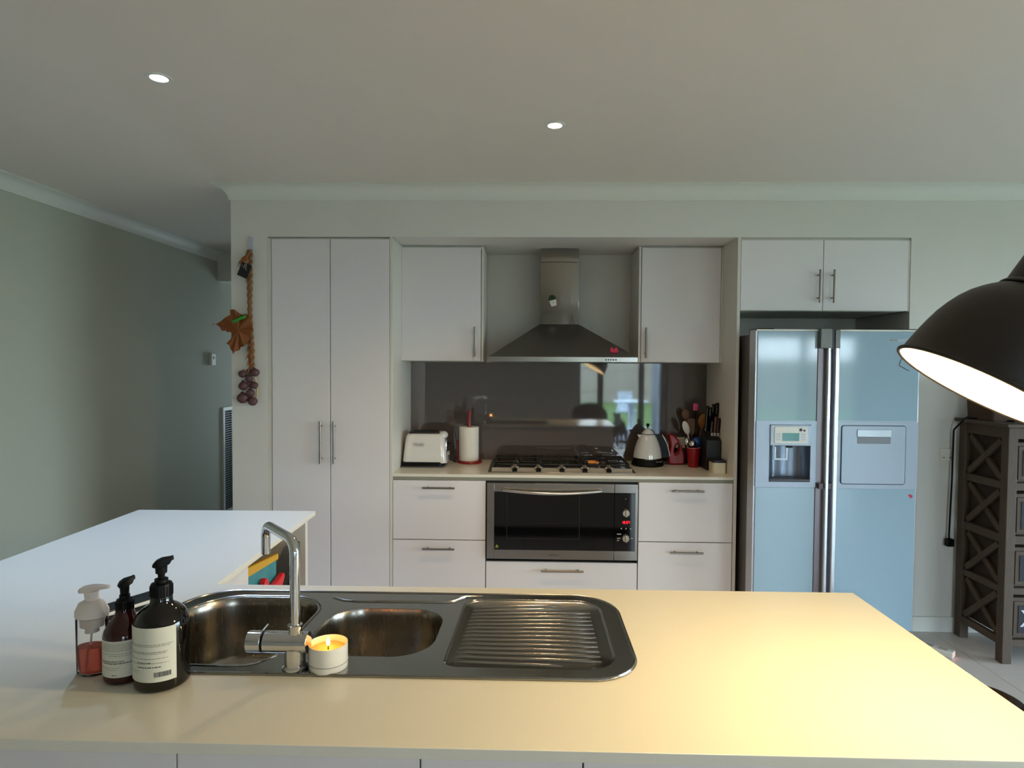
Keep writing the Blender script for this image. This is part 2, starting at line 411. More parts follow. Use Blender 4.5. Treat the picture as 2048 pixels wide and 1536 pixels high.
# base drawers
def drawer_unit(x0, x1, cuts, label, hx, hz):
    t = thing('drawer_cabinet', label, 'cabinet', ((x0+x1)/2, D, 0))
    part('carcass', M().box(x0, x0+.016, YD+.02, B, .1, .862).box(x1-.016, x1, YD+.02, B, .1, .862).box(x0+.016, x1-.016, B-.02, B, .1, .862)
         .box(x0+.016, x1-.016, YD+.02, B-.02, .1, .116).box(x0+.016, x1-.016, YD+.02, YD+.1, .84, .862).box(x0, x1, YD+.05, YD+.066, 0, .1), carc_m, t)
    for i in range(len(cuts)-1):
        dr = front('drawer', x0+.002, x1-.002, cuts[i+1]+.0025, cuts[i]-.0025, YD, t)
        bar_handle((hx, YD, hz[i]), .192, False, dr)
    return t
drawer_unit(-.803, -.244, [.862, .503, .1], 'white two-drawer base unit between pantry and oven', -.524, [.82, .455])
drawer_unit(.662, 1.2175, [.864, .508, .1], 'white two-drawer base unit between oven and fridge', .945, [.818, .452])
t = thing('oven_cabinet', 'white base unit housing the oven, one wide drawer below it', 'cabinet', (.21, D, 0))
part('carcass', M().box(-.242, -.238, YD+.005, B, .1, .8615).box(.656, .660, YD+.005, B, .1, .8615).box(-.238, .656, B-.02, B, .1, .8615).box(-.238, .656, YD+.05, B-.02, .365, .38).box(-.242, .66, YD+.05, YD+.066, 0, .1), dark_m, t)
dr = front('drawer', -.2405, .6585, .1, .3775, YD, t); bar_handle((.213, YD, .333), .252, False, dr)

# bench top
t = thing('bench_top', 'pale stone bench top along the back wall, holding hob and kettle', 'bench top', (.2, D, .88))
part('slab', M().box(-.804, 1.2185, D-.002, B, .882, .9), stone_m, t, bev=.002)
part('support_strip', M().box(-.803, 1.2175, D+.012, D+.03, .8625, .882), mat('strip', (150, 146, 128), .6), t)
# right end panel
t = thing('end_panel', 'tall white panel between bench and fridge', 'panel', (1.228, D, 0))
part('panel', M().box(1.219, 1.237, D-.004, B, 0, 2.304), carc_m, t, bev=.001)

# upper cabinets
def upper(x0, x1, dx0, dx1, hx, label):
    t = thing('wall_cabinet', label, 'cabinet', ((x0+x1)/2, 4.0, 1.577)); y = 3.988
    part('carcass', M().box(x0, x0+.013, y, B, 1.575, 2.295).box(x1-.013, x1, y, B, 1.575, 2.295).box(x0+.013, x1-.013, y+.02, B, 1.575, 1.591)
         .box(x0+.013, x1-.013, y+.02, B, 2.28, 2.295).box(x0+.013, x1-.013, B-.016, B, 1.591, 2.28), carc_m, t)
    part('filler', M().box(x0, x1, y+.02, y+.036, 2.296, 2.304), carc_m, t)
    d = front('door', dx0, dx1, 1.577, 2.292, y-.001, t); bar_handle((hx, y-.001, 1.697), .19, True, d)
upper(-.804, -.2815, -.8015, -.2985, -.334, 'white wall cabinet left of the range hood')
upper(.694, 1.2185, .711, 1.2035, .737, 'white wall cabinet right of the range hood')
t = thing('fridge_cabinet', 'wide white two-door cabinet above the fridge', 'cabinet', (1.72, D, 1.88))
part('carcass', M().box(1.2385, 2.2155, D+.025, B, 1.88, 1.898).box(1.2385, 1.2535, D+.025, B, 1.898, 2.29).box(2.1995, 2.2155, D+.006, B, 1.88, 2.29).box(1.2535, 2.1995, B-.016, B, 1.898, 2.29), carc_m, t)
part('filler', M().box(1.238, 2.2155, D+.016, D+.03, 2.292, 2.304), carc_m, t)
d = front('door', 1.2405, 1.7135, 1.882, 2.290, YD-.004, t); bar_handle((1.684, YD-.004, 2.02), .192, True, d)
d = front('door', 1.7165, 2.1985, 1.882, 2.290, YD-.004, t); bar_handle((1.765, YD-.004, 2.02), .192, True, d)

# splashback
spl_m = mat('smoked glass', (84, 74, 71), .035, var=.03, scale=3, spec=.9, ior=1.62)
t = thing('glass_splashback', 'glossy taupe glass splashback behind the hob', 'splashback', (.2, B, .9))
part('glass', M().box(-.803, 1.218, B-.008, B+.002, .901, 1.568), spl_m, t, smooth=0)

# power outlet on splashback and on right wall, thermostat
def outlet(name, label, x, z, y, w=.115, h=.075, double=True):
    t = thing(name, label, 'power outlet', (x, y, z))
    part('plate', M().box(x-w/2, x+w/2, y-.008, y, z-h/2, z+h/2), white_m, t, bev=.003)
    for s in ((-1, 1) if double else (0,)):
        part('switch', M().box(x+s*w*.3-.006, x+s*w*.3+.006, y-.011, y-.008, z+.012, z+.026), white_m, t)
        mb = M()
        for a, dx in ((.3, -.006), (-.3, .006), (0, 0)): mb.box(x+s*w*.25+dx-.0012, x+s*w*.25+dx+.0012, y-.0085, y-.0078, z-.02, z-.012)
        part('socket', mb, dark_m, t)
    return t
outlet('power_outlet', 'white double power outlet on the splashback behind the red jug', 1.02, 1.03, B-.008)
outlet('power_outlet', 'white double power outlet on the wall right of the fridge', 2.447, 1.046, D, w=.078)

# ------------------------------------------------------------------ range hood
pol_m = mat('polished steel', (150, 146, 140), .07, metal=1, var=.03, scale=2.2)
t = thing('range_hood', 'brushed steel canopy range hood with tall chimney', 'range hood', (.21, 4.07, 1.573))
hb = [(-.237, 3.83), (.663, 3.83), (.663, B-.01), (-.237, B-.01)]; ht = [(.073, 4.072), (.329, 4.072), (.329, B-.01), (.073, B-.01)]
part('canopy', M().loft([[(x, y, 1.604) for x, y in hb], [(x, y, 1.815) for x, y in ht]]), steelh_m, t, smooth=0)
part('lip', M().box(-.239, .665, 3.828, B-.008, 1.574, 1.604), steel_m, t, bev=.001)
def chim(x0, x1, y0, z0, z1, bulge=.014):
    xm = (x0+x1)/2; w = (x1-x0)/2
    lp = [(x0, B-.01)]+[(x0+2*w*i/14, y0-bulge*(1-((i-7)/7)**2)+bulge*.5) for i in range(15)]+[(x1, B-.01)]
    return M().loft([[(a, b, z0) for a, b in lp], [(a, b, z1) for a, b in lp]])
part('chimney', chim(.075, .327, 4.078, 1.815, 2.215), pol_m, t, bev=.002)
part('chimney_sleeve', chim(.078, .324, 4.081, 2.2155, 2.3045), pol_m, t, bev=.002)
for i in range(5):
    part('button', M().cyl((.473+i*.015, 3.8285, 1.588), (.473+i*.015, 3.825, 1.588), .0045, n=12), black_m, t)
t = thing('plant_magnet', 'small magnet of a potted green plant with sleeping face, on the hood chimney', 'magnet', (.156, 4.07, 1.95))
R7 = Matrix.Translation((.158, 4.062, 1.958)) @ Matrix.Rotation(radians(-14), 4, 'Y')
part('pot', M().loft([[(-.021, -.006, .012), (.024, -.006, .012), (.024, .011, .012), (-.021, .011, .012)], [(-.016, -.006, -.026), (.019, -.006, -.026), (.019, .011, -.026), (-.016, .011, -.026)]]).xf(R7), white_m, t, bev=.002)
mb = M()
for a in range(9):
    an = radians(-65+a*16); mb.sphere((.002+.017*sin(an), .002+.003*(a % 2), .018+.017*cos(an)), (.009, .006, .012), 10, 6)
part('leaves', mb.box(-.022, .025, -.005, .01, .011, .02).xf(R7), mat('plant green', (40, 62, 26), .6, var=.4, scale=90), t)
mb = M().box(-.012, -.006, -.0075, -.006, -.004, -.0025).box(.006, .013, -.0075, -.006, -.004, -.0025).box(-.001, .0015, -.0075, -.006, -.006, 0).box(-.002, .003, -.0075, -.006, -.010, -.0085)
part('face', mb.xf(R7), black_m, t, smooth=0)
t = thing('rabbit_magnet', 'pink rabbit-shaped magnet on the sloping hood canopy', 'magnet', (.528, 3.88, 1.637))
tilt = Matrix.Translation((.528, 3.873, 1.643)) @ Matrix.Rotation(radians(-49), 4, 'X')
mb = M().prism(rpoly([(-.024, -.018), (.024, -.018), (.024, .012), (-.024, .012)], .012), 'y', -.006, .006)
for s in (-1, 1): mb.prism(rpoly([(s*.014-.007, .005), (s*.014+.007, .005), (s*.014+.006, .028), (s*.014-.006, .028)], .0058), 'y', -.0055, .0055)
part('body', mb.xf(tilt), mat('pink rubber', (212, 62, 98), .5), t, bev=.001)

# ------------------------------------------------------------------ oven
t = thing('built_in_oven', 'wide black glass oven with steel frame and curved handle', 'oven', (.21, D, .39))
x0, x1, z0, z1 = -.2365, .6565, .3985, .852
y = YD-.014
fm = M().box(x0, -.1925, y, y+.018, z0, z1).box(.642, x1, y, y+.018, z0, z1).box(-.1925, .5175, y, y+.018, .8, z1).box(.5205, .642, y, y+.018, .8, z1)
fm.box(-.1925, .5175, y, y+.018, z0, .4535).box(.5205, .642, y, y+.018, z0, .4535)
part('frame', fm, steel_m, t, bev=.0008)
part('gap_shade_strip', M().box(x0+.001, x1-.001, y+.019, y+.03, z1+.0005, .861), dark_m, t, smooth=0)  # dark strip standing in for the shade in the gap above the oven
part('cavity', M().box(-.236, .655, y+.031, B-.1, .39, .86), dark_m, t, smooth=0)
part('door_glass', M().box(-.1925, .5175, y-.001, y+.014, .4535, .8), blackg_m, t, smooth=0)
part('control_panel', M().box(.5205, .642, y-.001, y+.014, .4535, .8), blackg_m, t, smooth=0)
in_m = mat('oven inner frame', (26, 26, 27), .3)
part('inner_window', M().box(-.12, .315, y-.0018, y-.001, .52, .525).box(-.12, -.116, y-.0018, y-.001, .525, .79).box(.311, .315, y-.0018, y-.001, .525, .79), in_m, t, smooth=0)
part('rack', M().box(-.11, .305, y-.0016, y-.001, .612, .6145), mat('rack', (60, 58, 56), .3, metal=1), t, smooth=0)
path = [(-.14+i*.575/16, y-.018-.028*sin(pi*i/16), .812-.012*sin(pi*i/16)) for i in range(17)]
part('handle', M().tube([(-.14, y, .812)]+path+[(.435, y, .812)], .0095, 12), mat('handle steel', (190, 190, 190), .25, metal=1), t)
kn = mat('knob metal', (176, 166, 150), .35, metal=.7)
for z in (.683, .533):
    k = part('knob', M().cyl((.586, y-.022, z), (.586, y-.001, z), .0195, .021, n=28), kn, t)
    part('grip', M().box(.582, .59, y-.03, y-.0222, z-.0205, z+.0205), kn, k, bev=.002)
red_e = mat('red display', (255, 20, 30), .5, emit=(255, 16, 34), estr=4)
# seven-segment clock digits 15:57
SEG = {'1': 'bc', '5': 'afgcd', '7': 'abc'}
def digit(mb, ch, cx, cz, w, h, y):
    t_ = .0024
    S = {'a': (cx-w/2, cx+w/2, cz+h/2-t_, cz+h/2), 'd': (cx-w/2, cx+w/2, cz-h/2, cz-h/2+t_), 'g': (cx-w/2, cx+w/2, cz-t_/2, cz+t_/2),
         'f': (cx-w/2, cx-w/2+t_, cz+t_/2, cz+h/2-t_), 'b': (cx+w/2-t_, cx+w/2, cz+t_/2, cz+h/2-t_), 'c': (cx+w/2-t_, cx+w/2, cz-h/2+t_, cz-t_/2)}
    for s in SEG[ch]:
        a, b, c_, d_ = S[s]; mb.box(a, b, y-.0006, y, c_, d_)
mb = M()
for i, ch in enumerate('1557'): digit(mb, ch, .567+i*.0115+(.004 if i > 1 else 0), .626, .008, .0155, y-.001)
mb.box(.5838, .5852, y-.0016, y-.001, .620, .622)
part('clock_display', mb, red_e, t, smooth=0)
wt = mat('panel print', (190, 190, 185), .5)
for i in range(3): part('button', M().cyl((.561+i*.027, y-.004, .589), (.561+i*.027, y-.001, .589), .0035, n=12), wt, t)
part('indicator', M().cyl((.585, y-.003, .765), (.585, y-.001, .765), .004, n=12), mat('ind', (60, 60, 60), .4), t)
mb = M()
for cx, cz, w in ((.549, .556, .026), (.549, .531, .024), (.545, .518, .016), (.626, .531, .016)):
    for i in range(int(w/.0042)): mb.box(cx-w/2+i*.0042, cx-w/2+i*.0042+.0032, y-.0016, y-.001, cz-.0028, cz+.0028)
part('dial_print', mb, wt, t, smooth=0)
part('logo', M().box(0, 0, 0, 0, 0, 0), dark_m, t) if False else text('logo', 'BLANCO', .0135, (.165, y-.0008, .424), mat('etched', (50, 42, 34), .5), t)
tri = M()
for a, b in (((-.184, .468), (-.168, .468)), ((-.168, .468), (-.176, .483)), ((-.176, .483), (-.184, .468))):
    tri.cyl((a[0], y-.002, a[1]), (b[0], y-.002, b[1]), .0012, n=6)
tri.box(-.1767, -.1753, y-.002, y-.001, .4705, .478)
part('warning_sticker', tri, mat('sticker yellow', (200, 205, 60), .5), t)

# ------------------------------------------------------------------ gas hob
t = thing('gas_hob', 'five-burner steel gas hob with black cast iron trivets', 'hob', (.21, 4.02, .9))
part('base_tray', M().box(-.238, .66, 3.79, 4.282, .9002, .906), steel_m, t, bev=.002)
part('control_strip', M().prism([(3.80, .906), (3.826, .912), (3.84, .922), (3.866, .922), (3.866, .906)], 'x', -.215, .64), mat('strip steel with painted sheen', (216, 208, 196), .3, metal=.5), t, bev=.001)  # pale half-metal colour stands in for light reflected by the steel strip
part('hob_surface', M().box(-.215, .64, 3.868, 4.27, .9062, .910), mat('hob dark steel', (52, 50, 50), .25, metal=.8), t, smooth=0)
for x in (-.074, .070, .212, .352, .497):
    k = part('knob', M().cyl((x, 3.812, .9165), (x, 3.846, .9335), .017, .0145, n=20), kn, t)
    part('knob_base', M().cyl((x, 3.8, .9105), (x, 3.813, .917), .015, .016, n=20), black_m, k)
    part('grip', M().box(x-.023, x+.023, 3.822, 3.834, .926, .934), kn, k, bev=.002)
def burner(x, y, r):
    b = part('burner', M().lathe([(0, .9102), (r*1.15, .9102), (r*1.15, .917), (r, .919), (r, .926), (0, .926)], (x, y, 0), 28), mat('burner alloy', (120, 118, 114), .4, metal=1), t)
    part('burner_cap', M().lathe([(0, .9262), (r*.85, .9262), (r*.9, .93), (r*.8, .934), (0, .935)], (x, y, 0), 28), iron_m, b)
for x, y, r in ((-.075, 4.16, .03), (-.075, 3.96, .024), (.213, 4.06, .05), (.5, 4.16, .034), (.5, 3.96, .024)): burner(x, y, r)
for cx, w in ((-.068, .27), (.213, .262), (.495, .27)):
    x0, x1, y0, y1 = cx-w/2, cx+w/2, 3.882, 4.258
    mb = M(); lp = rpoly([(x0, y0), (x1, y0), (x1, y1), (x0, y1)], .03, 5)
    mb.tube([(a, b, .938) for a, b in lp], .0065, 8, closed=True)
    for a, b in ((x0+.012, y0+.012), (x1-.012, y0+.012), (x0+.012, y1-.012), (x1-.012, y1-.012)): mb.cyl((a, b, .910), (a, b, .938), .006, n=8)
    for yy in (((y0*3+y1)/4, (y0+3*y1)/4) if abs(cx-.213) > .1 else ((y0+y1)/2,)):
        for s in (-1, 1): mb.cyl((cx+s*w/2, yy, .938), (cx+s*.025, yy, .942), .0055, n=8)
    for s in (0, 1):
        mb.cyl((cx, y0 if s == 0 else y1, .938), (cx, (y0+.07) if s == 0 else (y1-.07), .942), .0055, n=8)
    mb.cyl((cx, y1-.05, .94), (cx, y1-.05, .958), .004, n=6)
    part('trivet', mb, iron_m, t)
t = thing('cleaning_sponge', 'small orange scrubbing pad left on the hob trivet', 'sponge', (.412, 3.905, .945))
part('pad', M().box(.378, .425, 3.892, 3.925, .9455, .962), mat('orange sponge', (226, 138, 52), .9, bump=.5, bscale=200, var=.15), t, bev=.004)
part('scrubber', M().box(.418, .445, 3.885, 3.915, .9455, .957), mat('brown scrubber', (196, 120, 76), .9), t, bev=.004)

# ------------------------------------------------------------------ things on the back bench
# toaster
X0, X1, Y0, Y1 = -.787, -.540, 3.955, 4.135
t = thing('toaster', 'white two-slot toaster with black base on the bench beside the pantry', 'toaster', ((X0+X1)/2, (Y0+Y1)/2, .9))
def rb(x0, x1, y0, y1, z, r): return [(a, b, z) for a, b in rpoly([(x0, y0), (x1, y0), (x1, y1), (x0, y1)], r, 6)]
cream = mat('toaster enamel', (218, 216, 212), .12, var=.01, coat=.6)
part('feet_mat', M().loft([rb(X0-.015, X1+.008, Y0-.012, Y1+.01, .9005, .02), rb(X0-.015, X1+.008, Y0-.012, Y1+.01, .908, .02)]), mat('grey mat', (78, 76, 80), .6), t)
part('base', M().loft([rb(X0-.01, X1+.012, Y0-.004, Y1+.004, .9085, .03), rb(X0-.008, X1+.010, Y0-.004, Y1+.004, .935, .03)]), black_m, t)
loops = []
for k, (z, ix, iy) in enumerate(((.928, 0, 0), (.94, -.004, -.003), (.98, 0, 0), (1.04, .006, .008), (1.09, .012, .016), (1.108, .022, .03), (1.113, .035, .045))):
    loops.append(rb(X0+ix, X1-ix*.3+.03*(1-k/8), Y0+iy, Y1-iy, z, .03))
part('shell', M().loft(loops), cream, t, smooth=60)
part('top_rim', M().loft([rb(X0+.03, X1-.02, Y0+.035, Y1-.035, 1.112, .012), rb(X0+.035, X1-.025, Y0+.04, Y1-.04, 1.124, .012)]), mat('toaster top', (48, 44, 46), .3, metal=.4), t, smooth=60)
for yy in (4.02, 4.07): part('slot', M().box(X0+.05, X1-.04, yy-.012, yy+.012, 1.1242, 1.1252), black_m, t, smooth=0)
part('shoulder', M().sphere((X1-.004, 4.045, 1.098), (.034, .06, .027), 16, 10), cream, t)
part('control_panel', M().box(X1+.0, X1+.0265, 4.0, 4.09, .97, 1.07).xf(Matrix.Identity(4)), chrome_m, t, bev=.006)
part('lever', M().box(X1+.026, X1+.052, 4.03, 4.06, 1.04, 1.052), black_m, t, bev=.003)
part('dial', M().cyl((X1+.024, 4.045, .985), (X1+.042, 4.045, .985), .016, n=20), chrome_m, t)
lg = mat('logo print', (70, 68, 66), .5)
text('logo', 'DeLonghi', .0125, (-.688, Y0+.0065, 1.045), lg, t, rot=Matrix.Rotation(radians(-6), 4, 'X'))
ov = [(-.688+.036*cos(a)*(1), Y0+.006, 1.045+.0105*sin(a)) for a in [2*pi*i/28 for i in range(28)]]
ov = [(p[0], p[1], p[2]) for p in ov]
part('logo_ring', M().tube([(-.688+x_, Y0+.0055+ (z_)*.12, 1.045+z_) for x_, z_ in rpoly([(-.034, -.010), (.034, -.010), (.034, .010), (-.034, .010)], .0095, 6)], .0007, 6, closed=True), lg, t)
part('cord', M().tube(fillet([(-.545, 4.10, .915), (-.505, 4.11, .93), (-.475, 4.13, .912), (-.480, 4.20, .904), (-.50, 4.28, .904)], .012, 4), .0035, 8), black_m, t)
# paper towel
cx, cyy = -.388, 4.18
t = thing('paper_towel_holder', 'red paper towel holder holding one white roll', 'paper towel holder', (cx, cyy, .9))
part('base', M().lathe([(0, 0), (.08, 0), (.084, .006), (.08, .014), (0, .015)], (cx+.006, cyy, .9005), 36), red_m, t)
part('rod', M().lathe([(0, .015), (.013, .015), (.0125, .34), (.009, .35), (0, .353)], (cx, cyy, .9), 16), mat('dark red', (128, 14, 24), .25), t)
part('arm', M().box(cx-.078, cx-.070, cyy-.012, cyy+.012, .914, 1.05), red_m, t, bev=.002)
part('paper_roll', M().lathe([(.02, .0165), (.064, .0165), (.0655, .02), (.0655, .236), (.064, .24), (.02, .24), (.02, .0165)], (cx, cyy, .9), 36), mat('kitchen paper', (232, 228, 218), .9, bump=.3, bscale=120), t)
# kettle
cx, cyy = .792, 4.15
t = thing('electric_kettle', 'cream cone-shaped electric kettle with black base and handle', 'kettle', (cx, cyy, .9))
part('base', M().lathe([(0, 0), (.103, 0), (.106, .008), (.1, .03), (.094, .046), (0, .047)], (cx, cyy, .9005), 40), black_m, t)
part('trim_ring', M().lathe([(.0, .0475), (.0925, .0475), (.0925, .052), (0, .052)], (cx, cyy, .9005), 40), chrome_m, t)
part('body', M().lathe([(0, .0525), (.0925, .0525), (.0905, .075), (.083, .115), (.070, .155), (.055, .188), (.0475, .2), (.044, .203), (0, .203)], (cx, cyy, .9005), 40), cream, t, smooth=60)
part('spout', M().loft([[(cx-.035, cyy-.022, 1.06), (cx-.035, cyy+.022, 1.06), (cx-.035, cyy+.02, 1.1), (cx-.035, cyy-.02, 1.1)], [(cx-.062, cyy-.012, 1.085), (cx-.062, cyy+.012, 1.085), (cx-.07, cyy+.013, 1.103), (cx-.07, cyy-.013, 1.103)]]), cream, t, bev=.003)
part('lid', M().lathe([(0, .2065), (.040, .2065), (.041, .21), (.027, .228), (.012, .242), (0, .244)], (cx, cyy, .9005), 32), cream, t, smooth=60)
part('lid_gasket', M().lathe([(0, .2032), (.044, .2032), (.044, .2062), (0, .2062)], (cx, cyy, .9005), 32), black_m, t)
part('lid_knob', M().cyl((cx, cyy, 1.143), (cx, cyy, 1.158), .0045, n=10).sphere((cx, cyy, 1.165), .011, 14, 8), black_m, t)
zz = [1.094, 1.07, 1.045, 1.02, .995, .97, .948]; inner = [.046, .056, .062, .072, .077, .088, .092]
poly = [(cx+.04, 1.094), (cx+.04, 1.104), (cx+.088, 1.104), (cx+.12, 1.045), (cx+.136, .985), (cx+.14, .958), (cx+.126, .955), (cx+.095, .95)]
for i in range(12, -1, -1):
    z = .955+(1.078-.955)*i/12; poly_r = .0935-(z-.95)*.32
poly += [(cx+.0925-(z-.95)*.29+.005*sin((z-.95)*190), z) for z in [.952+.01*i for i in range(14)]]
part('handle', M().prism(poly, 'y', cyy-.016, cyy+.016), black_m, t)
part('handle_strip', M().tube([(cx+.09, cyy, 1.1), (cx+.108, cyy, 1.073), (cx+.124, cyy, 1.035), (cx+.136, cyy, .99), (cx+.141, cyy, .958)], [.007, .008, .0085, .0085, .008], 10), cream, t)
text('logo', 'DeLonghi', .013, (cx+.058, cyy-.0915, .936), mat('logo silver', (150, 148, 145), .4), t, rot=Matrix.Rotation(radians(32), 4, 'Z'))
# red jug with a hole handle
cx, cyy = .99, 4.19
t = thing('red_jug', 'glossy red teardrop jug with an oval handle hole, right of the kettle', 'jug', (cx, cyy, .9))
outer = [(-.050, .0), (-.060, .03), (-.060, .065), (-.050, .10), (-.046, .13), (-.052, .165), (-.06, .195), (-.052, .205), (-.030, .205), (-.012, .19), (.010, .165), (.030, .13), (.046, .09), (.054, .05), (.05, .015), (.04, 0)]
hole = [(-.001+.0145*cos(a)+.006*sin(a), .105+.034*sin(a)) for a in [2*pi*i/20 for i in range(20)]]
def smoothloop(p, k=2):
    for _ in range(k):
        q = []
        for i in range(len(p)):
            a = p[i]; b = p[(i+1) % len(p)]; q += [(a[0]*.75+b[0]*.25, a[1]*.75+b[1]*.25), (a[0]*.25+b[0]*.75, a[1]*.25+b[1]*.75)]
        p = q
    return p
me = plate(smoothloop(outer, 1), [hole], -.03, .03, .012)
me.transform(Matrix.Translation((cx, cyy, .9005)) @ Matrix.Rotation(pi/2, 4, 'X'))
link('body', me, red_m, t, smooth=60)
# red cup and utensils
cx, cyy = 1.075, 4.09
t = thing('red_cup', 'red tapered plastic cup holding cooking utensils', 'cup', (cx, cyy, .9))
part('body', M().lathe([(0, 0), (.031, 0), (.032, .004), (.044, .125), (.042, .125), (.03, .008), (0, .008)], (cx, cyy, .9005), 32), red_m, t, smooth=50)
part('rim', M().tube([(cx+.044*cos(a), cyy+.044*sin(a), 1.027) for a in [2*pi*i/32 for i in range(32)]], .0022, 8, closed=True), mat('cup rim', (190, 110, 110), .3), t)
t = thing('crock', 'dark utensil crock hidden behind the red cup', 'crock', (1.115, 4.235, .9))
part('body', M().lathe([(0, 0), (.048, 0), (.052, .01), (.052, .15), (.048, .152), (.046, .012), (0, .01)], (1.115, 4.235, .9005), 28), mat('dark crock', (26, 24, 24), .4), t, smooth=50)
woodd = mat('dark spoon wood', (104, 72, 46), .55, var=.25, scale=30, stretch=(6, 6, 1)); woodl = mat('light spoon wood', (150, 98, 40), .55, var=.2, scale=30)
def utensil(name, label, cat, p0, p1, m, head, hm=None, r=.005, grp=None):
    t = thing(name, label, cat, p0); part('handle', M().cyl(p0, p1, r, n=10), m, t)
    d = (Vector(p1)-Vector(p0)).normalized(); rot = Vector((0, 0, 1)).rotation_difference(d).to_matrix().to_4x4()
    part('head', head.xf(Matrix.Translation(p1) @ rot), hm or m, t, smooth=50)
sp = lambda a, b, c: M().sphere((0, 0, c*.85), (a, b, c), 16, 10)
utensil('wooden_spoon', 'dark wooden spoon, leftmost and tallest on that side of the utensils', 'spoon', (1.095, 4.23, .915), (1.062, 4.232, 1.20), woodd, sp(.026, .007, .036))
utensil('wooden_spatula', 'broad dark wooden spatula standing behind the red cup', 'spatula', (1.11, 4.222, .915), (1.092, 4.206, 1.12), woodd, M().prism(rpoly([(-.018, -.02), (.018, -.02), (.027, .085), (-.027, .085)], .012), 'y', -.004, .004))
utensil('wooden_spoon', 'orange brown wooden spoon right of the pink spatula', 'spoon', (1.13, 4.242, .915), (1.168, 4.235, 1.15), woodl, sp(.032, .008, .046))
utensil('silicone_spatula', 'spatula with pink tip rising highest above the utensils', 'spatula', (1.115, 4.25, .915), (1.128, 4.255, 1.262), black_m, M().prism(rpoly([(-.016, -.008), (.016, -.008), (.016, .04), (-.016, .04)], .010), 'y', -.005, .005), mat('pink tip', (226, 70, 128), .4))
utensil('serving_spoon', 'white oval spoon leaning left behind the red cup', 'spoon', (1.10, 4.20, .915), (1.058, 4.168, 1.11), white_m, sp(.021, .006, .048).xf(Matrix.Rotation(radians(-8), 4, 'Y')))
utensil('metal_ladle', 'steel ladle with shiny bowl standing in the red cup', 'ladle', (1.072, 4.085, .912), (1.066, 4.075, 1.028), chrome_m, M().sphere((0, 0, .024), (.025, .02, .024), 18, 12))
utensil('metal_ladle', 'small steel ladle leaning out left of the red cup', 'ladle', (1.064, 4.1, .912), (1.042, 4.108, 1.045), chrome_m, M().sphere((0, 0, .018), (.019, .014, .026), 18, 12))
t = thing('dish_brush', 'blue round-headed brush standing in the red cup', 'brush', (1.085, 4.1, .912))
bl = mat('blue plastic', (22, 62, 128), .35)
part('handle', M().cyl((1.088, 4.1, .912), (1.098, 4.105, 1.04), .005, n=10), bl, t); part('head', M().sphere((1.1, 4.105, 1.062), (.031, .022, .032), 18, 12), bl, t)
# knife block
t = thing('knife_block', 'black knife block against the right end panel', 'knife block', (1.175, 4.06, .9))
part('block', M().prism([(3.965, .9005), (4.14, .9005), (4.16, 1.02), (4.09, 1.15), (3.962, 1.09)], 'x', 1.124, 1.214), mat('block black', (16, 15, 15), .5), t, bev=.003)
KL = ['leftmost black knife in the back row of the knife block', 'second black knife from the left in the back row of the knife block',
      'third black knife from the left in the back row of the knife block', 'rightmost and tallest black knife in the back row of the knife block',
      'red-handled knife in the front row of the black block', 'short black knife right of the red-handled knife', 'short black knife left of the red-handled knife']
for i, (x, y, zt, c_) in enumerate(((1.150, 4.075, 1.30, 0), (1.168, 4.07, 1.29, 0), (1.186, 4.075, 1.312, 0), (1.205, 4.065, 1.32, 0), (1.188, 4.02, 1.235, 1), (1.206, 4.015, 1.225, 0), (1.17, 4.02, 1.21, 0))):
    zb = 1.145 if y > 4.05 else 1.12; ln = -.22
    k = thing('kitchen_knife', KL[i], 'knife', (x, y, zb), 0, 'knives in the black block')
    sh = lambda z: y+(z-zb)*ln
    part('handle', M().loft([[(x+a, sh(z)+b, z) for a, b in rpoly([(-.0085, -.013), (.0085, -.013), (.0085, .013), (-.0085, .013)], .005, 4)] for z in (zb+.012, (zb+zt)/2, zt)]), mat('red handle', (90, 12, 22), .4) if c_ else black_m, k)
    part('bolster', M().box(x-.007, x+.007, y-.0105, y+.0105, zb-.012, zb+.0118), chrome_m, k)
    part('spine', M().loft([[(x+a, sh(z)+b, z) for a, b in ((-.0075, -.0138), (-.0055, -.0138), (-.0055, -.0125), (-.0075, -.0125))] for z in (zb+.013, zt-.008)]), chrome_m, k)
# tea box
t = thing('storage_box', 'cream rounded box with navy lid at the right end of the bench', 'box', (1.175, 3.885, .9))
bx = [(1.132, 3.845), (1.2145, 3.845), (1.2145, 3.95), (1.132, 3.95)]
part('body', M().loft([[(a, b, z) for a, b in rpoly(bx, .018, 6)] for z in (.9005, .965)]), mat('cream tin', (214, 206, 178), .35), t)
part('lid', M().loft([[(a, b, z) for a, b in rpoly(bx, .018, 6)] for z in (.9655, .980)]), mat('navy lid', (26, 24, 44), .4), t)

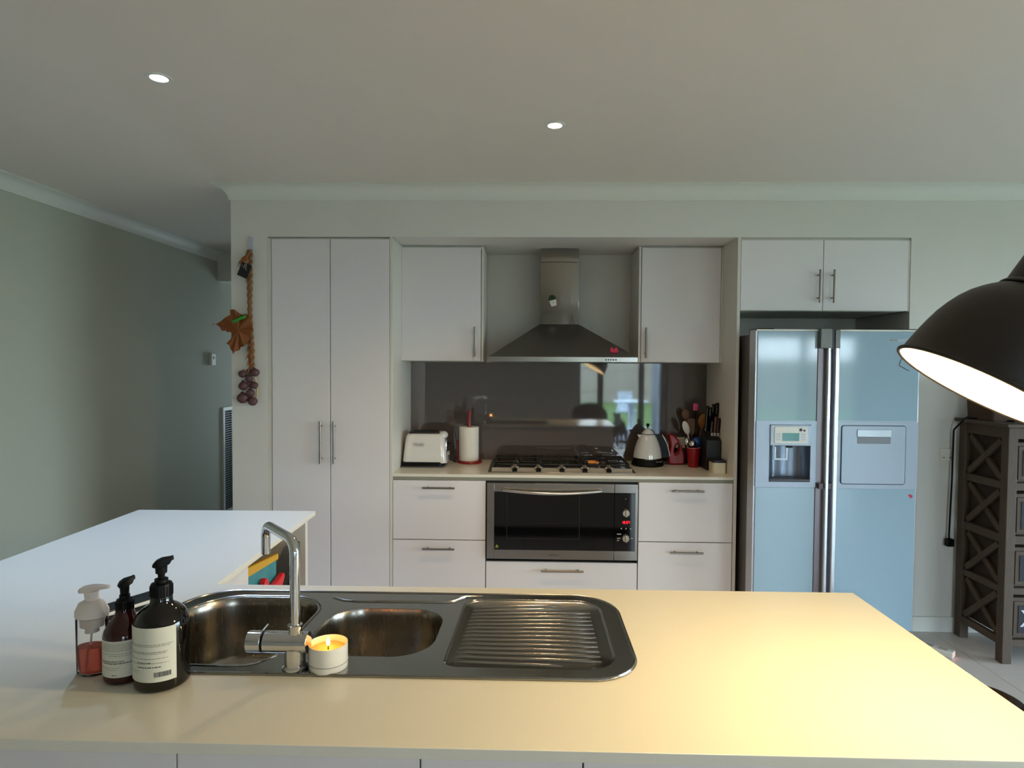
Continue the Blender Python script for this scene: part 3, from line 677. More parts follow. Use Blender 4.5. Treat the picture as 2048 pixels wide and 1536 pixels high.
# ------------------------------------------------------------------ fridge
FY = 3.5
t = thing('side_by_side_fridge', 'pale blue glass side-by-side fridge with dispenser', 'fridge', (1.7, 3.85, 0))
side_m = mat('fridge side', (92, 90, 88), .4, metal=.2); fr_m = mat('fridge glass', (152, 178, 194), .07, var=.02, scale=2, spec=.5)
sil_m = mat('fridge silver', (160, 170, 184), .3, metal=.3, var=.02)
part('body', M().box(1.262, 2.142, FY+.11, 4.25, .02, 1.735), side_m, t, bev=.004)
part('hinge_cover', M().box(1.27, 1.36, FY+.02, FY+.16, 1.7355, 1.765).box(2.05, 2.135, FY+.02, FY+.16, 1.7355, 1.765), black_m, t, bev=.004)
part('kick_plate', M().box(1.27, 2.135, FY+.03, FY+.1, .012, .085), black_m, t)
edge_m = mat('fridge edge', (196, 198, 204), .3, metal=.6)
def fdoor(x0, x1, gx0, gx1, hole=None):
    mb = M()
    if hole:
        a, b, c_, e = hole
        mb.box(x0, a, FY+.006, FY+.1, .09, 1.757).box(b, x1, FY+.006, FY+.1, .09, 1.757).box(a, b, FY+.006, FY+.1, .09, c_).box(a, b, FY+.006, FY+.1, e, 1.757)
    else: mb.box(x0, x1, FY+.006, FY+.1, .09, 1.757)
    d = part('door', mb, edge_m, t, bev=0 if hole else .004)
    part('glass_panel', M().box(gx0, gx1, FY-.001, FY+.006, 1.2575, 1.749), fr_m, d, bev=.001)
    part('glass_panel', M().box(gx0, gx1, FY-.001, FY+.006, .095, .8865), fr_m, d, bev=.001)
    return d
dl = fdoor(1.254, 1.632, 1.264, 1.588, (1.336, 1.559, .919, 1.118)); dr_ = fdoor(1.668, 2.146, 1.702, 2.136)
part('top_trim', M().box(1.256, 1.60, FY-.004, FY+.006, 1.7495, 1.7585), white_m, dl); part('top_trim', M().box(1.70, 2.145, FY-.004, FY+.006, 1.7495, 1.7585), white_m, dr_)
strip_m = mat('handle channel', (120, 112, 116), .3, metal=.7)
part('channel', M().box(1.590, 1.632, FY-.004, FY+.006, .095, 1.757), strip_m, dl, bev=.001)
part('handle', M().box(1.628, 1.648, FY-.035, FY-.004, .095, 1.757), mat('handle silver', (205, 208, 214), .2, metal=.85), dl, bev=.006, seg=3)
part('handle', M().box(1.668, 1.693, FY-.035, FY+.002, .095, 1.75), MATS['handle silver'], dr_, bev=.006, seg=3)
cap_m = mat('handle cap', (110, 108, 104), .35, metal=.6)
part('handle_cap', M().box(1.588, 1.650, FY-.037, FY-.002, 1.655, 1.762), cap_m, dl, bev=.003)
part('handle_cap', M().box(1.6665, 1.695, FY-.037, FY-.002, 1.655, 1.755), cap_m, dr_, bev=.003)
part('channel_gap', M().box(1.650, 1.6665, FY-.0, FY+.08, .09, 1.757), mat('gap silver', (120, 122, 140), .35, metal=.6), t)
part('gap_cap', M().box(1.6505, 1.666, FY-.03, FY-.0, 1.65, 1.752), mat('gap navy', (28, 30, 52), .3), t)
for x in (1.613, 1.658): part('bracket', M().box(x-.014, x+.009, FY-.028, FY-.005, .885, .915), mat('bracket', (90, 78, 84), .35, metal=.5), t)
# dispenser
y = FY-.004
hx0, hx1, hz0, hz1 = 1.335, 1.560, .918, 1.236
dp = part('dispenser_panel', M().box(1.262, hx0, y, FY+.006, .889, 1.2555).box(hx1, 1.592, y, FY+.006, .889, 1.2555).box(hx0, hx1, y, FY+.006, hz1, 1.2555).box(hx0, hx1, y, FY+.006, .889, hz0), sil_m, dl, smooth=0)
# make the cavity real: the door body behind is cut by a dark recess box
rc = [[(hx0+.001, FY-.0035, 1.118), (hx1-.001, FY-.0035, 1.118), (hx1-.001, FY-.0035, hz0+.001), (hx0+.001, FY-.0035, hz0+.001)],
      [(hx0+.004, FY+.02, 1.117), (hx1-.004, FY+.02, 1.117), (hx1-.004, FY+.02, hz0+.01), (hx0+.004, FY+.02, hz0+.01)],
      [(hx0+.02, FY+.055, 1.117), (hx1-.02, FY+.055, 1.117), (hx1-.02, FY+.055, hz0+.016), (hx0+.02, FY+.055, hz0+.016)],
      [(hx0+.06, FY+.075, 1.116), (hx1-.06, FY+.075, 1.116), (hx1-.06, FY+.075, hz0+.02), (hx0+.06, FY+.075, hz0+.02)]]
part('dispenser_recess', M().loft(rc, cap0=False), mat('recess silver', (120, 128, 142), .22, metal=.7), dp, smooth=60)
part('display_housing', M().box(hx0+.002, hx1-.002, FY-.012, FY+.002, 1.119, 1.234), sil_m, dp, bev=.003)
dh = part('display_face', M().box(1.358, 1.538, FY-.016, FY-.0122, 1.132, 1.224), white_m, dp, bev=.002)
part('screen', M().box(1.400, 1.492, FY-.0168, FY-.0162, 1.146, 1.190), mat('lcd teal', (88, 140, 142), .1), dh, smooth=0)
for i in range(3):
    for xx in (1.367, 1.502): part('button', M().box(xx, xx+.024, FY-.017, FY-.0162, 1.150+i*.014, 1.159+i*.014), mat('button grey', (196, 200, 210), .4), dh, smooth=0)
part('sticker', M().cyl((1.500, FY-.0172, 1.208), (1.500, FY-.0162, 1.208), .0085, n=16).cyl((1.519, FY-.0172, 1.204), (1.519, FY-.0162, 1.204), .006, n=14), mat('purple sticker', (70, 20, 62), .4), dh)
lv = M()
for a, b, c_, d_ in ((1.36, 1.369, 1.04, 1.112), (1.424, 1.433, 1.04, 1.112), (1.369, 1.424, 1.04, 1.05)): lv.box(a, b, FY-.010, FY-.002, c_, d_)
part('lever', lv, mat('lever silver', (190, 194, 202), .3, metal=.4), dp, bev=.001)
part('nozzle', M().box(1.425, 1.46, FY-.012, FY+.0, 1.108, 1.118), black_m, dp)
part('drip_tray', M().box(hx0+.002, hx1-.002, FY-.009, FY+.045, hz0+.002, .934), mat('tray', (70, 68, 76), .4), dp, bev=.002)
# home bar flap on right door
pn = part('flap_surround', M().box(1.697, 2.142, FY-.004, FY+.006, .884, 1.2535), sil_m, dr_, bev=.001)
lp = rpoly([(1.727, .912), (2.072, .912), (2.072, 1.232), (1.727, 1.232)], .012, 5)
fp = part('flap', M().prism(lp, 'y', FY-.009, FY-.004), sil_m, pn, bev=.002)
part('flap_gap', M().tube([(a, FY-.005, b) for a, b in lp], .0034, 6, closed=True), mat('gap line', (40, 44, 58), .6), pn)
part('grip_recess', M().box(1.810, 1.990, FY-.0098, FY-.0088, 1.134, 1.176), mat('recess grey', (128, 130, 138), .5), fp, smooth=0)
part('grip', M().box(1.808, 1.992, FY-.014, FY-.009, 1.172, 1.212), mat('grip silver', (198, 204, 214), .25, metal=.5), fp, bev=.002)
# badge and magnet
part('badge', M().box(1.965, 2.075, FY-.0022, FY-.001, 1.694, 1.708), mat('badge', (160, 165, 172), .3, metal=.7), dr_, smooth=0)
text('logo', 'SAMSUNG', .011, (1.995, FY-.0027, 1.701), mat('badge text', (60, 66, 74), .4), dr_)
part('sticker', M().cyl((2.112, FY-.0022, .845), (2.112, FY-.001, .845), .009, n=14).box(2.098, 2.113, FY-.002, FY-.001, .848, .856), mat('red sticker', (196, 40, 60), .4), dr_)
t = thing('wire_hook', 'thin bent wire on the fridge door below the lamp rim', 'hook', (2.04, FY-.002, 1.6))
part('wire', M().tube(fillet([(2.052, FY-.003, 1.63), (2.030, FY-.003, 1.565), (2.085, FY-.003, 1.535)], .004, 4), .0016, 6), mat('wire', (96, 92, 104), .4), t)

# ------------------------------------------------------------------ island / peninsula
slab = [(-1.735, 1.052), (.953, 1.052), (.949, 1.834), (-.916, 1.824), (-.938, 2.757), (-1.723, 2.738)]
sink_out = rpoly([(-.935, 1.287), (.248, 1.287), (.248, 1.765), (-.935, 1.765)], [.13, .11, .12, .13], 12)
cut = rpoly([(-.925, 1.297), (.238, 1.297), (.238, 1.755), (-.925, 1.755)], [.12, .10, .11, .12], 12)
t = thing('island_bench_top', 'long pale stone L-shaped island bench top in the foreground', 'bench top', (-.4, 1.45, .88))
me = plate(slab, [cut], .88, .9, .0015); link('slab', me, stone_m, t, smooth=40)
t = thing('island_cabinet', 'white island cabinets under the foreground bench top', 'cabinet', (-.4, 1.45, 0))
# doors facing the camera
xs = [-1.72, -1.165, -.612, -.182, .101, .52, .935]
for i in range(len(xs)-1): part('door', M().box(xs[i]+.0015, xs[i+1]-.0015, 1.072, 1.09, .1, .876), cab_m, t, bev=.001)
car = M().box(.917, .935, 1.091, 1.80, 0, .8795).box(-1.72, -1.702, 1.091, 2.70, 0, .8795).box(-1.70, .917, 1.12, 1.136, 0, .1)
car.box(-.935, .916, 1.79, 1.808, .1, .8795)
car.box(-1.70, -.97, 2.665, 2.68, 0, .8795)                                   # far end of the peninsula
part('carcass', car, carc_m, t)
part('blank_panel', M().box(-.958, -.94, 1.82, 2.088, .1, .8785), cab_m, t, bev=.001)
part('knob', M().cyl((-.94, 2.055, .80), (-.928, 2.055, .80), .006, n=12), hndl_m, t)
part('end_panel', M().box(-1.70, -.94, 2.637, 2.664, 0, .8785), carc_m, t, bev=.001)
part('niche', M().box(-1.45, -.945, 2.07, 2.087, .3, .8785).box(-1.45, -1.435, 2.088, 2.636, .3, .8785).box(-1.434, -.945, 2.088, 2.636, .3, .316), carc_m, t)
# things in the niche
t = thing('serving_tray', 'colourful tray with yellow edge standing in the island niche', 'tray', (-1.0, 2.26, .316))
part('tray', M().box(-1.004, -.992, 2.095, 2.455, .317, .798), mat('teal print', (60, 140, 150), .4, var=.6, scale=9), t, bev=.003)
part('yellow_edge', M().loft([[(-1.01, 2.095, .80), (-.985, 2.095, .80), (-.985, 2.095, .838), (-1.01, 2.095, .838)], [(-1.01, 2.46, .775), (-.985, 2.46, .775), (-.985, 2.46, .80), (-1.01, 2.46, .80)]]), mat('yellow edge', (222, 168, 40), .4, var=.1), t, bev=.004)
part('orange_flower', M().prism([(2.16+.09*(1+.3*(k % 2))*cos(k*pi/6), .66+.09*(1+.3*(k % 2))*sin(k*pi/6)) for k in range(12)], 'x', -.992, -.9895), mat('orange print', (206, 116, 62), .4), t)
t = thing('oven_mitt', 'red silicone mitt leaning in front of the tray', 'mitt', (-.975, 2.3, .5))
part('mitt', M().prism(smoothloop([(2.10, .50), (2.20, .60), (2.25, .66), (2.285, .765), (2.31, .745), (2.33, .70), (2.43, .715), (2.46, .725), (2.47, .705), (2.43, .665), (2.33, .60), (2.27, .50)]), 'x', -.984, -.962), mat('red silicone', (214, 28, 40), .35), t, bev=.004)
t = thing('black_bag', 'black bag bulging behind the tray in the niche', 'bag', (-1.2, 2.42, .316))
part('bag', M().sphere((-1.2, 2.42, .57), (.15, .19, .25), 20, 12), mat('black nylon', (14, 13, 14), .8, bump=.6, bscale=18), t)
t = thing('baking_sheet', 'grey baking sheet leaning at the front of the niche', 'baking sheet', (-.96, 2.5, .316))
part('sheet', M().prism([(2.36, .32), (2.63, .32), (2.63, .80), (2.585, .80)], 'x', -.972, -.962), mat('dark sheet', (74, 72, 74), .4, metal=.5), t, bev=.002)

# ------------------------------------------------------------------ sink
t = thing('double_bowl_sink', 'steel sink with two bowls and ridged drainer set in the island', 'sink', (-.34, 1.52, .9))
b1 = rpoly([(-.885, 1.33), (-.562, 1.325), (-.546, 1.715), (-.885, 1.715)], [.11, .075, .10, .12], 12)
b2 = rpoly([(-.520, 1.375), (-.216, 1.375), (-.208, 1.648), (-.500, 1.648)], [.09, .095, .085, .095], 12)
dr0 = rpoly([(-.180, 1.335), (.200, 1.33), (.200, 1.725), (-.165, 1.725)], [.03, .07, .07, .05], 8)
me = plate(sink_out, [b1, b2, dr0], .9002, .9045, .0015); link('rim', me, sink_m, t, smooth=40)
part('rim_bead', M().tube([(x, y, .9045) for x, y in scaled(sink_out, .992, -.34, 1.526)], .003, 8, closed=True), sink_m, t)
def bowl(lp, cx, cy, depth):
    st = [(1.0, 0.0025), (.985, -.004), (.972, -.02), (.955, -depth*.55), (.93, -depth*.86), (.88, -depth*.97), (.80, -depth), (.12, -depth-.004), (.1, -depth-.012)]
    loops = [[(x, y, .9+z) for x, y in scaled(lp, s, cx, cy)] for s, z in st]
    return M().loft(loops, cap0=False)
part('bowl', bowl(b1, -.72, 1.52, .175), bowl_m, t, smooth=50)
part('bowl', bowl(b2, -.36, 1.51, .145), bowl_m, t, smooth=50)
for cx_, cy_, dz in ((-.72, 1.52, .175), (-.36, 1.51, .145)):
    part('drain', M().lathe([(0, .004), (.03, .004), (.036, .001), (.036, -.002), (0, -.002)], (cx_, cy_, .9-dz-.002), 24), chrome_m, t)
part('drainer', M().loft([[(x, y, .9+z) for x, y in scaled(dr0, s, .01, 1.53)] for s, z in ((1, .0035), (.99, .002), (.975, .0005), (.5, .0))], cap0=False), sink_m, t, smooth=50)
for i in range(15):
    k = i/14; yl = 1.365+k*.31; yr = 1.352+k*.345
    xl = -.158+.018*k; xr = .168 if 1 <= i <= 12 else (.08 if i == 0 else .1)
    pts = [(xl+(xr-xl)*j/8, yl+(yr-yl)*j/8, .8998) for j in range(9)]
    mb = M().tube(pts, [.0022]+[.0046]*7+[.002], 10)
    part('drainer_ridge', mb, sink_m, t, smooth=60)
part('ledge', M().tube([(-.535, 1.722, .9045), (-.50, 1.700, .9045), (-.46, 1.695, .9045), (-.215, 1.697, .9045), (-.195, 1.705, .9045), (-.17, 1.738, .9045), (-.12, 1.742, .9045)], .004, 8), sink_m, t)
part('ridge', M().tube([(a, b, .9046) for a, b in scaled(b1, 1.04, -.72, 1.52)], .0028, 8, closed=True), sink_m, t)
# tap
TX, TY = -.492, 1.315
t = thing('kitchen_tap', 'chrome swivel mixer tap with squared spout behind the candle', 'tap', (TX, TY, .9045))
part('base', M().lathe([(0, 0), (.0275, 0), (.0275, .006), (.0225, .010), (.0215, .045), (0, .045)], (TX, TY, .9047), 32), chrome_m, t)
part('mixer_body', M().cyl((-.556, TY, .9605), (-.463, TY, .9605), .0225, n=32), chrome_m, t, bev=.001)
part('ring', M().cyl((-.561, TY, .9605), (-.5562, TY, .9605), .0212, n=32), black_m, t)
lvv = part('lever', M().cyl((-.592, TY, .9605), (-.5612, TY, .9605), .0225, n=32), chrome_m, t, bev=.001)
part('lever_pin', M().cyl((-.566, TY+.008, .980), (-.556, TY+.016, .992), .0022, n=8), chrome_m, lvv)
part('collar', M().lathe([(0, .075), (.0135, .075), (.0135, .088), (.0155, .089), (.0155, .094), (.0135, .095), (0, .095)], (TX, TY, .9045), 24), chrome_m, t)
sp_path = fillet([(TX, TY, .998), (TX, TY, 1.178), (-.612, 1.452, 1.178), (-.612, 1.452, 1.108)], .03, 10)
part('spout', M().tube(sp_path, .0105, 20), chrome_m, t, smooth=60)
# candle
CX, CY = -.424, 1.325
t = thing('tea_candle', 'lit candle in a shallow white tin on the sink rim', 'candle', (CX, CY, .9045))
part('tin', M().lathe([(0, 0), (.040, 0), (.041, .002), (.041, .052), (.0398, .052), (.0395, .004), (0, .003)], (CX, CY, .9047), 40), mat('tin white', (222, 218, 208), .3), t, smooth=50)
part('tin_band', M().tube([(CX+.0413*cos(a), CY+.0413*sin(a), .9185) for a in [2*pi*i/40 for i in range(40)]], .0009, 6, closed=True), mat('tin line', (150, 148, 142), .4), t)
wax = mat('wax', (255, 190, 96), .4, var=.03)
wax.node_tree.nodes['Principled BSDF'].inputs['Subsurface Weight'].default_value = .3
part('wax', M().lathe([(0, 0), (.0392, 0), (.0392, .034), (0, .033)], (CX, CY, .9085), 40), wax, t)
part('wick', M().cyl((CX, CY, .9415), (CX, CY, .949), .0012, n=6), black_m, t)
fm_ = mat('flame', (255, 200, 120), .5, emit=(255, 196, 120), estr=20)
fl_ = part('flame', M().lathe([(0, 0), (.003, .003), (.0042, .008), (.0025, .015), (0, .021)], (CX, CY, .949), 12), fm_, t)
l = bpy.data.lights.new('flame_light', 'POINT'); l.energy = .10; l.color = lin((255, 150, 60)); l.shadow_soft_size = .006
o = bpy.data.objects.new('flame_light', l); COL.objects.link(o); o.parent = t; o.location = (0, 0, .062)

# ------------------------------------------------------------------ bottles
amber = bpy.data.materials.new('dark amber glass'); amber.use_nodes = True
b_ = amber.node_tree.nodes['Principled BSDF']; b_.inputs['Base Color'].default_value = lin((12, 8, 5))+(1,); b_.inputs['Roughness'].default_value = .04; b_.inputs['Specular IOR Level'].default_value = .6
redam = bpy.data.materials.new('red amber glass'); redam.use_nodes = True
b_ = redam.node_tree.nodes['Principled BSDF']; b_.inputs['Base Color'].default_value = lin((52, 7, 6))+(1,); b_.inputs['Roughness'].default_value = .05; b_.inputs['Specular IOR Level'].default_value = .6
lab_m = mat('paper label', (214, 212, 196), .6, var=.02); ink_m = mat('label ink', (120, 116, 110), .6); ink_d = mat('dark ink', (60, 56, 54), .6)
def pump(t, cx, cy, z, r, zc0, zc1, zt, head_a, hl, m=None):
    m = m or black_m
    prof = [(0, zc0), (r*1.06, zc0), (r*1.06, zc0+.004)]
    c = part('pump_collar', M().lathe([(0, zc0), (r, zc0), (r, zc1-.006), (r*.94, zc1-.003), (r*.62, zc1-.001), (r*.62, zc1+.006), (0, zc1+.006)], (cx, cy, 0), 36), m, t)
    mb = M()
    for i in range(24):
        a = 2*pi*i/24; mb.cyl((cx+r*cos(a), cy+r*sin(a), zc0+.002), (cx+r*cos(a), cy+r*sin(a), zc1-.007), .0011, n=5)
    part('ribs', mb, m, c)
    part('pump_stem', M().lathe([(0, zc1+.006), (r*.30, zc1+.006), (r*.34, zt-.028), (r*.52, zt-.026), (r*.55, zt-.012), (0, zt-.01)], (cx, cy, 0), 20), m, t)
    d = Vector((cos(head_a), sin(head_a), 0)); s = Vector((-d.y, d.x, 0)); loops = []
    for u, w, h0, h1 in ((-.75, .45, -.012, -.007), (-.5, .62, -.013, -.001), (0, .6, -.013, .004), (.8, .42, -.008, .006), (hl, .26, .0, .008), (hl+.12, .2, -.002, .006)):
        c0 = Vector((cx, cy, zt))+d*u*r; loops.append([c0+s*w*r+Vector((0, 0, h0)), c0-s*w*r+Vector((0, 0, h0)), c0-s*w*r*.7+Vector((0, 0, h1)), c0+s*w*r*.7+Vector((0, 0, h1))])
    part('pump_head', M().loft(loops), m, t, bev=.0018, seg=3)
def label_print(mb, c, r, a0, a1, rows, rnd):
    for z, h, f0, f1 in rows:
        a = a0+(a1-a0)*f0; end = a0+(a1-a0)*f1
        while a < end:
            w = rnd.uniform(.05, .16)
            mb.patch(c, r, a, min(a+w, end), z-h/2, z+h/2, 3); a += w+.025
# big
cx, cy, r = -.745, 1.256, .0522
t = thing('pump_bottle', 'large dark amber pump bottle with barcode label, rightmost of three bottles', 'bottle', (cx, cy, .9))
part('glass', M().lathe([(0, 0), (r-.006, 0), (r-.001, .004), (r, .01), (r, .122), (r-.002, .134), (r-.009, .148), (r-.02, .158), (r-.028, .163), (.021, .167), (.0205, .180), (0, .18)], (cx, cy, .9003), 48), amber, t, smooth=60)
lab = part('label', M().patch((cx, cy), r+.0004, radians(-62), radians(59), .924, 1.032, 24), lab_m, t)
rn = random.Random(2); mb = M()
label_print(mb, (cx, cy), r+.0008, radians(-56), radians(52), [(.9985, .0011, .05, 1), (.9955, .0009, .05, .95), (.984, .0011, .05, .9), (.981, .0009, .1, .88), (.971, .0009, .06, .9), (.962, .0009, .5, .92), (.9605, .0009, .05, .5), (.9425, .0008, .05, .3), (.946, .0008, .05, .35)], rn)
tag(part('fine_print', mb, ink_m, lab, smooth=0), kind='stuff')
mb = M(); label_print(mb, (cx, cy), r+.0008, radians(-56), radians(52), [(.963, .0016, .3, .6), (.954, .0018, .3, .78)], rn)
tag(part('bold_print', mb, ink_d, lab, smooth=0), kind='stuff')
mb = M(); a = radians(14)
while a < radians(47):
    w = rn.choice((.006, .009, .016)); mb.patch((cx, cy), r+.0008, a, a+w, .934, .944, 1); a += w+rn.choice((.007, .011))
tag(part('barcode', mb, ink_d, lab, smooth=0), kind='stuff')
pump(t, cx, cy, 0, .0205, 1.078, 1.108, 1.152, radians(20), 1.0)
# medium
cx, cy, r = -.832, 1.272, .0405
t = thing('pump_bottle', 'smaller reddish amber pump bottle between two others', 'bottle', (cx, cy, .9))
part('glass', M().lathe([(0, 0), (r-.006, 0), (r-.001, .004), (r, .01), (r, .095), (r-.003, .105), (r-.011, .118), (r-.02, .13), (.0165, .142), (.0155, .15), (0, .15)], (cx, cy, .9003), 44), redam, t, smooth=60)
lab = part('label', M().patch((cx, cy), r+.0004, radians(-60), radians(110), .918, .992, 28), lab_m, t)
mb = M(); label_print(mb, (cx, cy), r+.0008, radians(-50), radians(85), [(.986-.0028*i, .0008, .05, .95) for i in range(6)]+[(.966, .0008, .05, .85), (.962, .0008, .3, .8), (.938, .0008, .05, .5), (.934, .0008, .2, .45)], rn)
tag(part('fine_print', mb, ink_m, lab, smooth=0), kind='stuff')
mb = M(); label_print(mb, (cx, cy), r+.0008, radians(-50), radians(85), [(.951, .0016, .05, .6), (.947, .0018, .1, .85), (.923, .0014, .35, .45)], rn)
tag(part('bold_print', mb, ink_d, lab, smooth=0), kind='stuff')
pump(t, cx, cy, 0, .016, 1.040, 1.068, 1.103, radians(48), 1.1)
# foam pump
cx, cy, r = -.913, 1.288, .0315
t = thing('foam_pump_bottle', 'clear foam pump bottle half full of pink soap, leftmost bottle', 'bottle', (cx, cy, .9))
clr = thin_glass('clear plastic', (.93, .92, .90), 0.02, 1.18)
part('shell', M().lathe([(0, 0), (r-.006, 0), (r-.001, .003), (r, .008), (r+.001, .115), (r-.003, .124), (0, .124)], (cx, cy, .9003), 36, sx=1, sy=.72), clr, t, smooth=60)
soap = mat('pink soap', (242, 112, 92), .1, var=.15, scale=60, trans=.6)
part('soap', M().lathe([(0, .004), (r-.006, .004), (r-.003, .01), (r-.002, .058), (0, .060)], (cx, cy, .9003), 36, sx=1, sy=.68), soap, t, smooth=50)
part('dip_tube', M().cyl((cx-.008, cy, .91), (cx, cy, 1.0), .002, n=8), mat('tube', (200, 190, 184), .4), t)
frost = mat('frosted plastic', (226, 214, 206), .35, var=.02)
part('pump_collar', M().lathe([(0, 1.0), (.012, 1.0), (.014, .988), (.0, .985)], (cx, cy, 0), 24).lathe([(0, 1.0), (r-.008, 1.0), (r-.007, 1.018), (r+.0015, 1.022), (r+.0015, 1.034), (r-.006, 1.05), (.013, 1.056), (.0, 1.057)], (cx, cy, 0), 32, sy=.8), frost, t, smooth=50)
part('pump_stem', M().lathe([(0, 1.056), (.0125, 1.056), (.0145, 1.075), (0, 1.077)], (cx, cy, 0), 24), frost, t)
loops = []
for u, w, h0, h1 in ((-.024, .008, -.004, .0), (-.018, .016, -.005, .004), (0, .017, -.005, .007), (.018, .012, .0, .007), (.035, .008, .001, .006), (.038, .004, .001, .004)):
    a_ = radians(6); c0 = Vector((cx+u*cos(a_), cy+u*sin(a_), 1.079)); s = Vector((-sin(a_), cos(a_), 0))
    loops.append([c0+s*w+Vector((0, 0, h0)), c0-s*w+Vector((0, 0, h0)), c0-s*w*.6+Vector((0, 0, h1)), c0+s*w*.6+Vector((0, 0, h1))])
part('pump_head', M().loft(loops), frost, t, bev=.002, seg=3)
# device behind the bottles
t = thing('handheld_device', 'black slim phone with pale edge lying on a black case', 'phone', (-1.06, 1.64, .9))
A = Matrix.Translation((-1.045, 1.633, 0)) @ Matrix.Rotation(radians(60), 4, 'Z')
lp0 = rpoly([(-.085, -.034), (.085, -.034), (.085, .034), (-.085, .034)], .010, 5)
part('case', M().prism(lp0, 'z', .9003, .910).xf(A), black_m, t, bev=.003)
lp1 = rpoly([(-.078, -.028), (.082, -.028), (.082, .03), (-.078, .03)], .008, 5)
part('edge', M().prism(lp1, 'z', .9102, .919).xf(A), white_m, t, bev=.001)
part('face', M().prism(lp1, 'z', .9192, .923).xf(A), mat('phone face', (26, 30, 36), .2), t, bev=.001)
part('button', M().box(.05, .056, -.012, -.006, .9232, .9240).box(.062, .068, -.008, -.002, .9232, .924).xf(A), mat('phone dots', (130, 140, 150), .4), t)

# ------------------------------------------------------------------ garlic braid on the wall
t = thing('garlic_braid', 'hanging plaited garlic braid with purple bulbs on the wall left of the pantry', 'garlic braid', (-1.65, 3.7, 2.22))
straw = mat('dry straw', (134, 98, 64), .85, var=.35, scale=60, bump=.5, bscale=90)
def bx_(z):
    return -1.640-.008*sin((z-1.5)*3)-.012*(1 if z > 2.1 else 0)*(2.22-z)*4
mb = M()
for s in range(3):
    pts = []
    for i in range(90):
        z = 1.50+i*.0081; a = i*.42+s*2*pi/3; wd = .010+.004*sin(i*.1)
        xx = bx_(z); pts.append((xx+wd*cos(a), 3.703+.007*sin(2*a), z))
    mb.tube(pts, .008, 7)
part('plait', mb, straw, t)
mb = M(); rn = random.Random(8)
for i in range(26):
    z = rn.uniform(1.52, 2.2); x = bx_(z); a = rn.uniform(-1.2, 1.2)
    mb.tube([(x, 3.693, z), (x+.014*sin(a), 3.684, z-.02), (x+.028*sin(a), 3.680, z-.045)], [.003, .004, .001], 5)
for i in range(14):
    a = rn.uniform(-.9, .4); mb.tube([(-1.655, 3.70, 2.20), (-1.66+.03*sin(a), 3.685, 2.17), (-1.672+.05*sin(a), 3.68, 2.12+rn.uniform(-.01, .02))], [.004, .004, .001], 5)
part('frayed_ends', mb, mat('dry leaf ends', (150, 92, 52), .85, var=.4, scale=80), t)
gar = mat('garlic skin', (88, 56, 60), .5, var=.35, scale=45, stretch=(1, 1, .4))
for (x, z, r) in ((-1.69, 1.489, .024), (-1.613, 1.498, .026), (-1.65, 1.463, .024), (-1.683, 1.418, .029), (-1.618, 1.422, .023), (-1.642, 1.377, .026), (-1.688, 1.346, .034), (-1.628, 1.327, .028), (-1.652, 1.505, .018), (-1.65, 1.43, .02), (-1.66, 1.36, .02)):
    yy = 3.698 if r > .021 else 3.706
    a = rn.uniform(-.8, .8); rt = Matrix.Translation((x, yy-.008, z)) @ Matrix.Rotation(a, 4, 'Y')
    bb = M().lathe([(0, -.9*r), (.35*r, -.88*r), (.85*r, -.5*r), (1.05*r, 0), (.85*r, .5*r), (.4*r, .85*r), (.16*r, 1.15*r), (0, 1.2*r)], (0, 0, 0), 14, sy=.85)
    part('bulb', bb.xf(rt), gar, t, smooth=60)
part('stalks', M().tube([(-1.65, 3.70, 1.52), (-1.645, 3.705, 1.40), (-1.62, 3.70, 1.34)], .008, 7).tube([(-1.615, 3.695, 1.47), (-1.604, 3.70, 1.40), (-1.607, 3.70, 1.35)], .006, 7), mat('pale stalk', (190, 172, 130), .8), t)
part('hook', M().box(-1.660, -1.636, 3.716, 3.7275, 2.22, 2.30).tube([(-1.648, 3.715, 2.24), (-1.648, 3.700, 2.225), (-1.648, 3.697, 2.235)], .004, 8), mat('lilac hook', (186, 184, 200), .4), t, bev=.004)
tg = part('card_tag', M().box(-.031, .031, 0, .004, -.042, .042).xf(Matrix.Translation((-1.665, 3.672, 2.098)) @ Matrix.Rotation(radians(23), 4, 'Y')), mat('black card', (16, 16, 22), .4), t)
part('tag_string', M().tube([(-1.676, 3.669, 2.128), (-1.665, 3.669, 2.108), (-1.66, 3.669, 2.135), (-1.655, 3.67, 2.095), (-1.652, 3.672, 2.14), (-1.65, 3.69, 2.16)], .0014, 5), mat('string', (190, 178, 150), .8), tg)
# maple leaf
t = thing('dried_maple_leaf', 'brown dried maple leaf clipped to the garlic braid', 'leaf', (-1.71, 3.67, 1.75))
lf = [(-1.752, 1.867), (-1.722, 1.868), (-1.705, 1.852), (-1.688, 1.838), (-1.655, 1.842), (-1.635, 1.82), (-1.632, 1.79), (-1.622, 1.775), (-1.612, 1.745), (-1.628, 1.732), (-1.636, 1.70), (-1.652, 1.672), (-1.665, 1.652), (-1.69, 1.648), (-1.705, 1.628), (-1.722, 1.622), (-1.733, 1.602), (-1.742, 1.62), (-1.752, 1.632), (-1.756, 1.66), (-1.772, 1.668), (-1.752, 1.69), (-1.746, 1.73), (-1.758, 1.742), (-1.77, 1.735), (-1.785, 1.745), (-1.80, 1.742), (-1.808, 1.765), (-1.84, 1.782), (-1.812, 1.80), (-1.775, 1.822), (-1.748, 1.836)]
cen = (-1.70, 1.745); vs = [(cen[0], 3.664, cen[1])]; 
for i, (x, z) in enumerate(lf): vs.append((x, 3.672-.012*sin(i*1.7), z))
n = len(lf); vs2 = [(x, y+.0012, z) for x, y, z in vs]
fs = [(0, 1+i, 1+(i+1) % n) for i in range(n)]
mb = M().add(vs, fs); mb.add(vs2, [tuple(reversed(q)) for q in fs])
